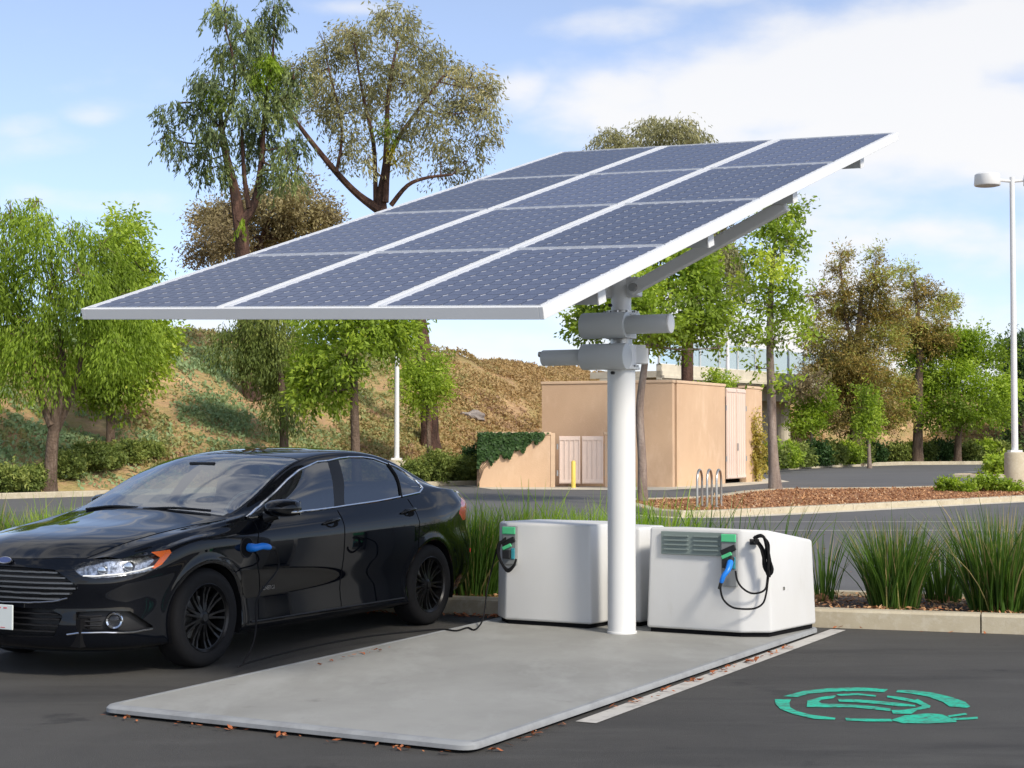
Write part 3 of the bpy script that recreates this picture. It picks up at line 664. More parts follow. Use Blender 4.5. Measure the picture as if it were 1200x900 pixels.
tree('weeping_tree', 'large bright lime green weeping tree at the left edge', 'tree', 44.5,
    [(58, 582, .20), (60, 535, .17), (64, 490, .15), (72, 450, .11), (70, 400, .07)],
    [(12, 250, 26, 18), (48, 262, 26, 20), (40, 236, 16, 10), (88, 272, 26, 18), (118, 290, 26, 22), (8, 300, 28, 26), (52, 308, 26, 22), (98, 322, 28, 24), (140, 318, 24, 24), (18, 352, 26, 26), (66, 356, 28, 24), (116, 362, 26, 26), (158, 346, 22, 22), (-8, 330, 24, 30), (-6, 395, 22, 22), (34, 400, 26, 22), (82, 404, 26, 20), (134, 400, 24, 20), (164, 378, 16, 22), (58, 432, 18, 12), (12, 432, 16, 12)],
    'leaf_lime', 'bark', lai=1.2, size=.13, droop=.75, twig=16, spread=.34, aspect=.26, depth=.6,
    limbs=[[(62, 500, .12), (48, 470, .08), (42, 430, .06), (40, 380, .04)], [(63, 505, .11), (84, 455, .08), (100, 400, .05)], [(68, 470, .08), (74, 420, .06), (60, 340, .04)]])
tree('broadleaf_tree', 'round green tree behind the weeping tree, single straight trunk', 'tree', 49.5,
    [(129, 552, .15), (129, 500, .13), (130, 450, .12), (138, 400, .09), (148, 330, .05)],
    [(150, 262, 18, 16), (146, 285, 24, 20), (165, 315, 22, 26), (176, 405, 24, 34), (120, 432, 32, 26), (168, 435, 24, 26), (140, 350, 34, 40), (102, 455, 26, 18), (150, 400, 34, 36), (140, 455, 26, 16), (185, 380, 12, 22)],
    'leaf_green', 'bark', size=.14, twig=12, droop=.2)
tree('tall_eucalyptus', 'tallest tree, dark forked trunk and ragged green crown above canopy', 'tree', 58,
    [(296, 545, .32), (290, 430, .30), (284, 300, .27), (281, 262, .25), (272, 215, .17), (262, 170, .12), (258, 130, .08)],
    [(262, 14, 24, 18), (288, 36, 20, 18), (322, 8, 16, 18), (268, 58, 26, 20), (302, 72, 24, 22), (252, 98, 26, 20), (285, 118, 30, 24), (236, 130, 20, 18), (206, 130, 20, 14), (193, 160, 11, 20), (213, 172, 9, 18), (252, 158, 24, 18), (302, 158, 28, 26), (330, 118, 24, 26), (345, 92, 16, 24), (250, 196, 20, 16), (336, 185, 14, 26), (318, 208, 14, 18), (350, 168, 14, 18), (240, 188, 10, 24), (308, 30, 14, 22), (285, 85, 24, 16), (348, 200, 10, 14)],
    'leaf_euc', 'bark_red', lai=.78, size=.17, droop=.6, twig=12, spread=.24, aspect=.26, depth=.55,
    limbs=[[(283, 262, .20), (298, 240, .15), (305, 200, .11), (309, 150, .08), (312, 100, .05)], [(293, 245, .10), (286, 205, .08), (283, 150, .05)], [(258, 150, .06), (230, 122, .04), (208, 122, .03)], [(262, 160, .07), (275, 90, .05), (264, 30, .03)], [(309, 150, .06), (318, 70, .05), (322, 20, .03)]],
    extra=[('leaf_lime', [(312, 72, 12, 16), (250, 110, 9, 12), (285, 260, 4, 5), (302, 92, 9, 8)])])
tree('spreading_eucalyptus', 'tall olive brown eucalyptus with wide domed crown above the canopy', 'tree', 60,
    [(505, 552, .34), (500, 470, .32), (492, 380, .28), (470, 300, .25), (447, 246, .22), (452, 190, .12), (455, 110, .08), (466, 50, .04)],
    [(382, 58, 30, 26), (352, 82, 22, 22), (420, 42, 30, 24), (460, 28, 30, 22), (490, 55, 30, 24), (440, 80, 34, 26), (392, 98, 34, 24), (480, 95, 34, 24), (520, 85, 28, 26), (550, 98, 26, 24), (570, 128, 15, 26), (540, 130, 30, 24), (500, 135, 30, 20), (410, 132, 24, 18), (380, 130, 22, 16), (560, 160, 18, 15), (520, 165, 30, 16), (470, 148, 20, 16), (545, 188, 22, 11), (415, 166, 16, 16), (400, 180, 9, 22), (520, 200, 22, 9), (574, 100, 12, 16), (425, 110, 34, 22), (345, 110, 16, 18), (446, 16, 16, 10), (470, 180, 10, 18), (430, 190, 8, 14)],
    'leaf_olive', 'bark_red', lai=.6, size=.15, droop=.35, twig=12, spread=.25, aspect=.30, depth=.55,
    limbs=[[(447, 248, .20), (420, 228, .14), (395, 203, .12), (360, 160, .09), (335, 125, .06)], [(452, 238, .13), (458, 180, .10), (490, 130, .07), (520, 90, .04)], [(458, 240, .10), (478, 218, .08), (500, 208, .06), (530, 205, .04)], [(395, 203, .07), (400, 150, .05), (385, 80, .04)], [(440, 240, .09), (438, 170, .08), (425, 110, .05), (415, 50, .03)], [(503, 550, .24), (508, 500, .20), (504, 440, .15), (497, 400, .10)]],
    extra=[('leaf_yellow', [(460, 174, 5, 6)]), ('leaf_lime', [(455, 150, 5, 12)])])
tree('bushy_brown_tree', 'low brownish rounded tree behind the tall forked eucalyptus', 'tree', 74,
    [(305, 400, .22), (305, 330, .2), (305, 280, .12)],
    [(248, 262, 24, 22), (288, 250, 32, 22), (330, 234, 32, 18), (362, 250, 24, 20), (238, 290, 20, 18), (300, 282, 36, 18), (350, 272, 30, 18), (380, 262, 12, 14), (320, 255, 30, 20), (345, 222, 14, 10), (270, 280, 26, 18)],
    'leaf_brown', 'bark_red', size=.15, twig=10, spread=.34, depth=.7)
tree('drooping_tree', 'drooping olive green tree hanging below the left half of the canopy', 'tree', 52.5,
    [(333, 545, .16), (331, 480, .13), (326, 430, .10), (318, 390, .06)],
    [(266, 390, 16, 14), (306, 392, 26, 20), (346, 392, 20, 18), (322, 428, 22, 26), (332, 466, 12, 14), (300, 412, 16, 18), (322, 358, 36, 20), (352, 420, 10, 16)],
    'leaf_hedge', 'bark', size=.12, droop=.8, twig=13, spread=.36, aspect=.25)
tree('maple_tree', 'dark green tree with slim grey trunk behind the car roof', 'tree', 47.5,
    [(419, 552, .15), (417, 500, .13), (414, 440, .11), (413, 390, .08)],
    [(440, 388, 42, 20), (382, 388, 28, 18), (372, 432, 28, 32), (362, 458, 16, 22), (400, 418, 22, 18), (468, 396, 24, 16), (440, 360, 50, 26), (392, 455, 12, 18), (380, 360, 36, 20), (480, 372, 18, 16)],
    'leaf_green', 'bark', size=.15, twig=11, droop=.15)
tree('young_tree', 'small bright tree in front of the thick reddish eucalyptus trunk', 'tree', 55,
    [(503, 560, .10), (502, 500, .07), (498, 450, .04)],
    [(494, 430, 20, 16), (490, 452, 18, 18), (508, 448, 14, 20), (498, 474, 12, 12)], 'leaf_green', 'bark', size=.12, twig=11)
tree('distant_eucalyptus', 'tall thin olive tree showing over the top edge of the canopy', 'tree', 70,
    [(806, 470, .28), (806, 400, .26), (812, 340, .22), (800, 260, .15), (780, 180, .08)],
    [(718, 160, 24, 12), (758, 148, 13, 12), (790, 148, 26, 14), (818, 160, 18, 10), (740, 178, 30, 12), (800, 178, 40, 14), (852, 296, 16, 20), (862, 318, 10, 20), (842, 318, 8, 20), (838, 280, 20, 14), (770, 215, 40, 20), (832, 245, 24, 16)],
    'leaf_olive', 'bark_red', size=.15, droop=.55, twig=11, spread=.34, aspect=.28, limbs=[[(812, 338, .12), (835, 312, .09), (850, 285, .06)]])
tree('plane_tree', 'leafy bright green tree directly behind the white column', 'tree', 37.65,
    [(753, 594, .13), (752, 540, .105), (751, 480, .095), (754, 430, .08), (762, 380, .06)],
    [(700, 382, 26, 18), (740, 345, 36, 26), (790, 332, 36, 30), (820, 360, 30, 32), (766, 376, 38, 24), (800, 390, 34, 16), (764, 406, 24, 10), (834, 382, 14, 16), (846, 370, 8, 10), (715, 362, 28, 22), (690, 372, 24, 12), (812, 305, 28, 22), (775, 300, 30, 22), (842, 408, 7, 8)],
    'leaf_green', 'bark_grey', size=.105, twig=12, spread=.2, base_z=.1, aspect=.5)
tree('slender_tree', 'slender airy tree with bare pale lower trunk on the mulch island', 'tree', 45.9,
    [(909, 580, .19), (906, 520, .135), (903, 460, .12), (902, 400, .10), (905, 320, .07), (913, 245, .03)],
    [(918, 246, 17, 11), (906, 270, 20, 13), (926, 286, 11, 15), (884, 298, 11, 9), (908, 312, 18, 11), (926, 338, 13, 11), (882, 336, 11, 13), (870, 352, 7, 8), (902, 360, 18, 8), (930, 372, 14, 9), (874, 390, 11, 8), (906, 396, 16, 7), (938, 394, 7, 7), (886, 432, 7, 4), (924, 452, 9, 6), (897, 250, 8, 9), (862, 395, 6, 7)],
    'leaf_green', 'bark_grey', lai=2.0, size=.13, twig=11, spread=.24, base_z=.1, aspect=.45)
tree('pine_tree', 'large bronze green pine with several spires left of the round tree', 'tree', 90,
    [(1003, 540, .35), (1003, 480, .30), (1005, 400, .20), (1010, 340, .1)],
    [(985, 302, 7, 12), (984, 322, 10, 10), (984, 345, 14, 12), (958, 345, 12, 9), (1027, 303, 8, 12), (1026, 322, 14, 12), (1025, 345, 22, 16), (1002, 368, 32, 18), (1045, 370, 26, 16), (962, 384, 18, 16), (985, 408, 36, 20), (1030, 408, 34, 20), (965, 440, 26, 20), (1005, 448, 36, 22), (1040, 450, 28, 20), (975, 488, 26, 16), (1010, 496, 32, 18), (1045, 488, 22, 16), (1000, 425, 40, 20), (950, 405, 10, 10), (1020, 470, 30, 18)],
    'leaf_pine', 'bark', lai=1.25, size=.17, twig=12, spread=.30, depth=.6, aspect=.3, base_z=.2, limbs=[[(1004, 420, .14), (992, 370, .09), (985, 305, .03)], [(1005, 410, .14), (1020, 360, .09), (1027, 305, .03)]])
tree('pine_tree', 'narrow dark pine leaning right behind the round green tree', 'tree', 96,
    [(1075, 540, .3), (1076, 460, .25), (1078, 400, .18), (1072, 330, .08)],
    [(1064, 316, 10, 8), (1070, 332, 12, 10), (1082, 346, 20, 13), (1106, 352, 14, 10), (1086, 376, 26, 15), (1076, 402, 22, 16), (1112, 362, 10, 8), (1095, 400, 18, 14), (1056, 380, 12, 12)],
    'leaf_pine', 'bark', lai=1.25, size=.17, twig=12, spread=.30, depth=.6, aspect=.3, base_z=.2)
tree('round_tree', 'round green tree with short trunk at the far lot edge', 'tree', 97,
    [(1122, 546, .24), (1123, 515, .2), (1124, 480, .16), (1120, 450, .1)],
    [(1080, 420, 28, 18), (1115, 405, 34, 18), (1150, 418, 28, 20), (1070, 450, 32, 20), (1110, 442, 38, 26), (1160, 454, 24, 22), (1174, 478, 14, 18), (1090, 476, 32, 16), (1140, 478, 34, 18), (1062, 480, 16, 12), (1130, 398, 24, 12), (1100, 495, 20, 8)],
    'leaf_lime', 'bark', lai=1.4, size=.20, twig=12, spread=.36, base_z=.15)
tree('sapling', 'small yellow green sapling nearest the tall enclosure', 'tree', 86,
    [(953, 545, .13), (952, 520, .10), (950, 490, .05)],
    [(942, 478, 16, 14), (960, 470, 14, 16), (950, 498, 18, 12), (935, 500, 10, 10)], 'leaf_lime', 'bark_grey', size=.17, twig=10, spread=.3, base_z=.15,
    extra=[('leaf_brown', [(955, 450, 14, 10), (938, 458, 8, 8)])])
tree('sapling', 'thin upright sapling in front of the bronze pine', 'tree', 84,
    [(1019, 545, .11), (1018, 515, .08), (1018, 480, .04)],
    [(1016, 462, 9, 10), (1014, 480, 12, 14), (1022, 496, 12, 12), (1010, 508, 10, 8)], 'leaf_green', 'bark_grey', size=.16, twig=10, spread=.28, base_z=.15)
tree('dark_tree', 'dark green tree cut by the right edge behind the lamp post', 'tree', 104,
    [(1198, 545, .3), (1198, 480, .25), (1198, 420, .15)],
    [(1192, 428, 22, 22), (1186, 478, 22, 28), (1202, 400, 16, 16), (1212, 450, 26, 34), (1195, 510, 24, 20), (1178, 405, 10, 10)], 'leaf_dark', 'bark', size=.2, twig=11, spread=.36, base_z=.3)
def far_trees():  # the two by the bridge are added as dark fill for underpass shade
    for i, (px, top, w, Y, lab) in enumerate([(905, 498, 40, 128, 'added dark tree standing in for shade under the bridge end'), (945, 492, 44, 124, 'added dark tree standing in for shade in the gap beside the bridge'), (1150, 485, 40, 112, 'dark tree behind the round green tree')]):
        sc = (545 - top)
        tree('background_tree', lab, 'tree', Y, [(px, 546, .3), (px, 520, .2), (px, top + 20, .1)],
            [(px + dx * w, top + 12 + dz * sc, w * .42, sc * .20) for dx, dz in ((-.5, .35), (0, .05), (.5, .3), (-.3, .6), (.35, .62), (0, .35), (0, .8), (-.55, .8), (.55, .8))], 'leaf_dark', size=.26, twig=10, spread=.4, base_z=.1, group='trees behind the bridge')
far_trees()

# shrubs -------------------------------------------------------------
def shrub(px, py, Y, rx, rz_, leaf, label, lai=1.8, size=.05, name='shrub', group=None, base=None, cat='shrub', flat=1.0):
    c = at(px, py, Y); z = max(hz(c.x, Y), .08) if base is None else base
    root = empty(name, (c.x, Y, z)); tag(root, label, cat, group)
    cl = []
    for k in range(7):
        a = rng.uniform(0, 6.28); r_ = rng.uniform(.1, .55); cl.append(((rx * r_ * math.cos(a), rx * r_ * math.sin(a) * flat, rz_ * rng.uniform(.35, .75)), (rx * .55, rx * .55 * flat, rz_ * rng.uniform(.35, .5))))
    Q, t = leaf_cloud(cl, lai, size, 0.0, 10, size * 1.8, .45, .4); Q[..., 2] = np.maximum(Q[..., 2], 0.0)
    quads_obj('foliage', Q, M[leaf], root, t)
    mb = MB()
    for k in range(6):
        a = k * 1.05; mb.tube([(0, 0, -.02), (rx * .25 * math.cos(a), rx * .25 * math.sin(a), rz_ * .35), (rx * .5 * math.cos(a), rx * .5 * math.sin(a), rz_ * .65)], [.018, .013, .006], 5)
    mb.build('stem', M['bark'], root)
    return root
ORD = ['first', 'second', 'third', 'fourth', 'fifth', 'sixth', 'seventh', 'eighth', 'ninth', 'tenth', 'eleventh', 'twelfth', 'thirteenth', 'fourteenth', 'fifteenth', 'sixteenth']
for i, (px, Y, rx, rz_) in enumerate([(-6, 42.8, .7, .62), (18, 43.6, .65, .58), (44, 44.6, .55, .5), (84, 45.8, .6, .66), (106, 46.8, .65, .74), (128, 47.6, .6, .7), (150, 48.6, .55, .6), (172, 49.4, .5, .5)]):
    shrub(px, 560, Y, rx, rz_, 'leaf_hedge', ORD[i] + ' shrub from the left in the hedge row under the weeping tree', group='shrubs along the foot of the embankment')
for i, (px, Y, rx, rz_) in enumerate([(486, 52.6, .6, .7), (505, 53.2, .7, .85), (526, 54.0, .7, .85), (546, 54.8, .6, .75)]):
    shrub(px, 560, Y, rx, rz_, 'leaf_hedge', ORD[i] + ' shrub from the left in the hedge between lamp pole and low enclosure', group='shrubs beside the low enclosure')
shrub(556, 560, 55.6, .5, 1.05, 'leaf_ivy', 'dark green shrub pressed against the left end of the low enclosure', group=None)
fx = [(898, 71.5), (916, 75.0), (934, 79.0), (953, 82.5), (972, 85.5), (990, 88), (1008, 90.5), (1026, 93), (1046, 96), (1064, 97.5), (1084, 98.5), (1104, 99), (1140, 99.6), (1160, 100), (1180, 100.3)]
for i, (px, Y) in enumerate(fx):
    shrub(px, 540, Y, .85 + .1 * (i % 3), .95 + .15 * (i % 2), ('leaf_hedge', 'leaf_green', 'leaf_hedge', 'leaf_ivy')[i % 4], ORD[i] + ' shrub from the left in the hedge along the far lot edge', size=.085, base=.15, group='hedge shrubs along the far lot edge')
shrub(1168, 548, 66.4, .75, .68, 'leaf_green', 'lone rounded green shrub on the small island left of the lamp footing', size=.09, base=.1)
for i, (px, Y, r_) in enumerate([(1112, 44.6, .24), (1134, 44.0, .21), (1158, 44.6, .30), (1184, 44.2, .24)]):
    shrub(px, 580, Y, r_, r_ * 1.2, 'leaf_lime', ORD[i] + ' low lime green mound from the left near the lamp footing', size=.05, base=.1, group='lime green mounds on the island', name='groundcover_mound')
def sprig(px, py, Y, cl, leaf, label, name, base):
    c = at(px, py, Y); root = empty(name, (c.x, Y, base)); tag(root, label, 'shrub')
    sc = Y / FPX; C = [(at(a, b, Y) - Vector(root.location), (rx * sc, rx * sc * .7, ry * sc)) for a, b, rx, ry in cl]
    Q, t = leaf_cloud(C, 2.6, .07, .1, 9, .2); quads_obj('foliage', Q, M[leaf], root, t)
    MB().tube([(0, 0, -.05), tuple(C[0][0])], [.03, .012], 6).build('stem', M['bark'], root)
sprig(842, 455, 66.0, [(842, 449, 14, 7), (838, 438, 5, 6), (822, 450, 5, 5), (855, 451, 5, 5)], 'leaf_green', 'green shrub tip poking above the tall enclosure roofline', 'climbing_shrub', .2)
sprig(886, 560, 58.0, [(886, 550, 3.5, 10), (884, 530, 4.5, 14), (884, 508, 4, 14), (886, 495, 2.5, 8), (885, 520, 4, 12), (884, 540, 4, 10)], 'leaf_gold', 'narrow yellow green climber on the right end of the tall enclosure', 'climbing_shrub', .02)
def ivy():
    n = 5200; x = rng.uniform(-1.08, 1.15, n); top = 1.72; z = rng.uniform(.45, top, n)
    lim = np.interp(x, [-1.1, -.55, .0, .45, .8, 1.15], [.74, .90, 1.06, 1.30, 1.50, 1.66]) + .10 * np.sin(x * 13) + .06 * np.sin(x * 31)
    ok = (z > lim - .02 * rng.random(n)) & (z < top); x, z = x[ok], z[ok]; n = len(x)
    c = np.stack([x, 51.28 - rng.random(n) * .10, z], 1); l1 = unit(rng.normal(0, 1, (n, 3)) * np.array([1, .35, 1]) + np.array([0, 0, -.5])); l2 = unit(np.cross(l1, np.array([0, -1, .3]) + rng.normal(0, .35, (n, 3)))); L = rng.uniform(.035, .075, n)[:, None]
    Q = np.stack([c - l1 * L, c + l2 * L * .75, c + l1 * L, c - l2 * L * .75], 1)
    root = empty('ivy_plant', (-1.0, 51.26, 0)); tag(root, 'dark green ivy spilling over the left corner of the low enclosure', 'ivy')
    Q = Q - np.array([-1.0, 51.26, 0]); quads_obj('foliage', Q, M['leaf_ivy'], root, np.clip(rng.normal(.5, .2, n), 0, 1))
    mb = MB()
    for k in range(5): mb.tube([(-.1, .02, .0), (-.09 + .05 * k, -.02, .6), (.1 + .25 * k, -.03, 1.2 + .08 * k)], [.014, .01, .005], 5)
    mb.build('stem', M['bark'], root)
ivy()

# grass clumps -------------------------------------------------------
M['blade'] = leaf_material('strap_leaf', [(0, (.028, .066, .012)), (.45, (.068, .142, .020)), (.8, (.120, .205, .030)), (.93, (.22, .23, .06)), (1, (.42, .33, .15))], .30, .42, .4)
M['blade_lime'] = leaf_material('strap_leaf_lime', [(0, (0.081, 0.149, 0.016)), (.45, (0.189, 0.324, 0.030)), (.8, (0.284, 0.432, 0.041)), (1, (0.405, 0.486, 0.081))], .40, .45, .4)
def grass(x, y, n, h, rad, lean, w, mat, label, group, z0=.11, seg=5, spikes=0):
    root = empty('grass_clump', (x, y, z0)); tag(root, label, 'grass clump', group)
    a = rng.uniform(0, 2 * np.pi, n); r_ = rad * np.sqrt(rng.random(n)); bx, by = r_ * np.cos(a), r_ * np.sin(a)
    H_ = h * rng.uniform(.55, 1.0, n) ** .8; H_[:spikes] = h * rng.uniform(1.05, 1.25, spikes)
    out = lean * (r_ / rad) * rng.uniform(.4, 1.4, n) + rng.normal(0, .06, n); da = a + rng.normal(0, .5, n); dx, dy = np.cos(da), np.sin(da)
    bend = rng.uniform(.2, 1.0, n); fa = rng.uniform(0, 2 * np.pi, n); wx, wy = np.cos(fa), np.sin(fa); ww = w * rng.uniform(.6, 1.2, n)
    Q = []; T = []; tb = np.where(rng.random(n) < .07, 1.0, np.clip(rng.normal(.45, .2, n), 0, .8)); prev = None
    for k in range(seg + 1):
        u = k / seg; o_ = out * (u * .55 + u ** 2.2 * bend * .9); z = H_ * (u - .18 * bend * np.abs(out) * u ** 3)
        c = np.stack([bx + dx * o_ * H_, by + dy * o_ * H_, z], 1); hw = (ww * (1 - u ** 2.4) * .5 + .0006)[:, None] * np.stack([wx, wy, np.zeros(n)], 1)
        cur = (c - hw, c + hw)
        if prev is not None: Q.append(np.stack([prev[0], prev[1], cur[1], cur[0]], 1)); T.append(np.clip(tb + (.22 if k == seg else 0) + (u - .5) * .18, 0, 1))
        prev = cur
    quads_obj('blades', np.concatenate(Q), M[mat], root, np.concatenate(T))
    mb = MB(); mb.lathe([(rad * .9, 0), (rad * .6, .05), (0, .08)], 12); mb.build('crown_base', M['mulch'], root)
    return root
def bedpt(px, t):                                    # a point in the near bed: along the view column px, t metres behind the kerb face
    # solve (x, y) on ray x = (px-600)/f*y
    k = (px - 600) / FPX; y = (14.12 + t / knor.y) / (1 + .322 * k); return k * y, y
gi = 0
for px, t, n, h, rad, lean, lab in [(1046, .62, 520, .80, .20, .46, 'dark green strap leaf grass clump between cabinet and right edge'),
        (1168, .62, 640, .90, .23, .46, 'large dark green grass clump cut by the right edge'),
        (1262, .7, 420, .85, .22, .42, 'grass clump just beyond the right edge clump'),
        (1104, 1.30, 150, .62, .15, .4, 'smaller grass clump tucked behind the two big right clumps'),
        (962, 1.0, 60, .66, .12, .5, 'sparse grass clump peeking out right of the near white cabinet'),
        (558, .55, 420, .86, .24, .45, 'upright grass clump between car tail and far white cabinet')]:
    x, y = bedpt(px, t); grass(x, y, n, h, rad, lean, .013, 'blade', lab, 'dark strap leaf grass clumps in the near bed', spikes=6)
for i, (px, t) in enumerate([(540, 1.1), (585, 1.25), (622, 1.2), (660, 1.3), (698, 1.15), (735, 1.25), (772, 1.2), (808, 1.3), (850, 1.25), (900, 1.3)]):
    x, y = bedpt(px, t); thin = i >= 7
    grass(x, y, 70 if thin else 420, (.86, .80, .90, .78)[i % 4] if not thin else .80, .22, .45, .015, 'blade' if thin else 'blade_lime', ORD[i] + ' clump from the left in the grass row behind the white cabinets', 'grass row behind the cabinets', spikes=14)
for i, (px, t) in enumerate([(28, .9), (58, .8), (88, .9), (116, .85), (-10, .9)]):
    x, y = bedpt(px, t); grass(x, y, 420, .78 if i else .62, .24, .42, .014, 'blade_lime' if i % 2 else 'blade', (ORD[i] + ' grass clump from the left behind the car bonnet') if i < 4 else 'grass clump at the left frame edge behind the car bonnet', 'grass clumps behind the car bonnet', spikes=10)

# chips and fallen leaves (uncountable)
M['chip'] = leaf_material('bark_chip', [(0, (.20, .10, .05)), (.4, (.40, .20, .095)), (.75, (.52, .29, .14)), (1, (.60, .44, .28))], .0, .9)
M['litter'] = leaf_material('fallen_leaf', [(0, (.16, .05, .02)), (.5, (.42, .13, .05)), (1, (.55, .26, .12))], .1, .8)
def flat_bits(name, pts, size, mat, label, cat, tilt=.35):
    p = np.asarray(pts, float); n = len(p); a = rng.uniform(0, 6.283, n); L = size * rng.uniform(.5, 1.4, n)
    l1 = np.stack([np.cos(a), np.sin(a), rng.normal(0, tilt, n)], 1) * L[:, None]; l2 = np.stack([-np.sin(a), np.cos(a), rng.normal(0, tilt, n)], 1) * (L * rng.uniform(.3, .6, n))[:, None]
    o = quads_obj(name, np.stack([p - l1, p + l2, p + l1, p - l2], 1), M[mat], tone=np.clip(rng.normal(.5, .22, n), 0, 1)); tag(o, label, cat, kind='stuff')
n = 9000; u = rng.uniform(-8, 6.5, n); v = rng.uniform(.17, BEDW - .17, n)
flat_bits('bed_mulch', np.stack([u * kdir.x + 0 + knor.x * v, 14.12 + u * kdir.y + knor.y * v, np.full(n, .128) + rng.random(n) * .02], 1), .022, 'chip', 'loose bark chips covering the near planting bed', 'mulch')
def in_poly(x, y, poly):
    c = np.zeros(len(x), bool); m = len(poly)
    for i in range(m):
        (x1, y1), (x2, y2) = poly[i], poly[(i + 1) % m]
        c ^= ((y1 > y) != (y2 > y)) & (x < (x2 - x1) * (y - y1) / ((y2 - y1) or 1e-9) + x1)
    return c
x = rng.uniform(1, 17, 30000); y = rng.uniform(31, 50, 30000); ok = in_poly(x, y, isl[:-1])
flat_bits('island_mulch', np.stack([x[ok], y[ok], .104 + rng.random(ok.sum()) * .022], 1), .03, 'chip', 'reddish bark mulch spread over the landscaped island', 'mulch', .6)
# ------------------------------------------------------------------ charging station
PADP = [(-2.3, 9.11), (-.2, 7.96), (2.44, 12.90), (.12, 14.04)]
M['pad'] = mix_material('pad_coating', [(.315, .312, .29), (.255, .252, .232), (.36, .36, .34), (.19, .185, .17)], [(.8, .4, .65, (1, 1, 1), (0, 0, 0)), (2.3, .5, .72, (1, .4, 1), (7, 1, 0)), (5, .64, .82, (1, 1, 1), (1, 8, 0))], rough=.62, bump=(180, .35, .004), spec=.35)
M['pad_edge'] = mix_material('pad_edge_metal', [(.29, .30, .305), (.22, .225, .23)], [(6, .45, .7, (1, 1, 1), (0, 0, 0))], rough=.5)
def round_poly(P, rad, n=6):
    out = []
    for i in range(len(P)):
        a, b, c = Vector(P[i - 1]), Vector(P[i]), Vector(P[(i + 1) % len(P)]); u, w = (a - b).normalized(), (c - b).normalized()
        p, q = b + u * rad, b + w * rad
        for k in range(n + 1):
            t = k / n; out.append(((1 - t) ** 2 * p + 2 * t * (1 - t) * b + t * t * q)[:])
    return out
def inset(P, d):
    c = sum((Vector(p) for p in P), Vector((0, 0))) / len(P); return [(Vector(p) + (c - Vector(p)).normalized() * d)[:] for p in P]
def make_pad():
    root = empty('charging_pad', (.0, 11.0, 0)); tag(root, 'flat grey rectangular base plate under the solar canopy column', 'base plate')
    op = round_poly(PADP, .10); ip = round_poly(inset(PADP, .085), .08); off = Vector((0, 11.0)); n = len(op)
    o2 = round_poly(inset(PADP, .018), .095)
    sub = lambda L: [(p[0] - off.x, p[1] - off.y) for p in L]
    MB().prism(sub(ip), .020, .0495).build('deck', M['pad'], root)
    A, B, Cc, D_ = sub(op), sub(o2), sub(ip), sub(round_poly(inset(PADP, .06), .08))
    V = [(p[0], p[1], .018) for p in A] + [(p[0], p[1], .040) for p in A] + [(p[0], p[1], .0525) for p in B] + [(p[0], p[1], .0525) for p in Cc] + [(p[0], p[1], .045) for p in Cc]
    F = [(r_ * n + i, r_ * n + (i + 1) % n, (r_ + 1) * n + (i + 1) % n, (r_ + 1) * n + i) for r_ in range(4) for i in range(n)]
    MB().add(V, F).build('edge_rim', M['pad_edge'], root, smooth=True)
    MB().prism(D_, .002, .021).build('rim_shadow_slab', M['dark_gap'], root)  # black slab standing in for the shadow line under the rim
    return root
make_pad()

CAN = Vector((.3077, 11.729, 3.228)); CW, CL_ = 3.218, 6.409
CROT = Matrix.Rotation(R(-30.348), 3, 'Z') @ Matrix.Rotation(R(17.284), 3, 'X') @ Matrix.Rotation(R(2.19), 3, 'Y')
COLXY = Vector((.845, 12.527, 0))
def canL(u, v, w): return CAN + CROT @ Vector((u, v, w))
def cell_material():
    m = bpy.data.materials.new('solar_cell'); m.use_nodes = True; nt = m.node_tree; b = nt.nodes['Principled BSDF']
    b.inputs['Base Color'].default_value = (.030, .040, .105, 1); b.inputs['Roughness'].default_value = .32; b.inputs['Specular IOR Level'].default_value = .30
    oi = nt.nodes.new('ShaderNodeObjectInfo'); hs = nt.nodes.new('ShaderNodeHueSaturation'); hs.inputs['Color'].default_value = (.075, .088, .138, 1)
    mr = nt.nodes.new('ShaderNodeMapRange'); mr.inputs['To Min'].default_value = .85; mr.inputs['To Max'].default_value = 1.3; nt.links.new(oi.outputs['Random'], mr.inputs['Value']); nt.links.new(mr.outputs[0], hs.inputs['Value'])
    nt.links.new(hs.outputs[0], b.inputs['Base Color']); return m
M['cell'] = cell_material()
M['backsheet'] = material('backsheet', (.52, .54, .60), .35, spec=.3)
M['alu'] = material('aluminium_frame', (.66, .68, .70), .42, metal=.35, noise=(3, .04, 3))
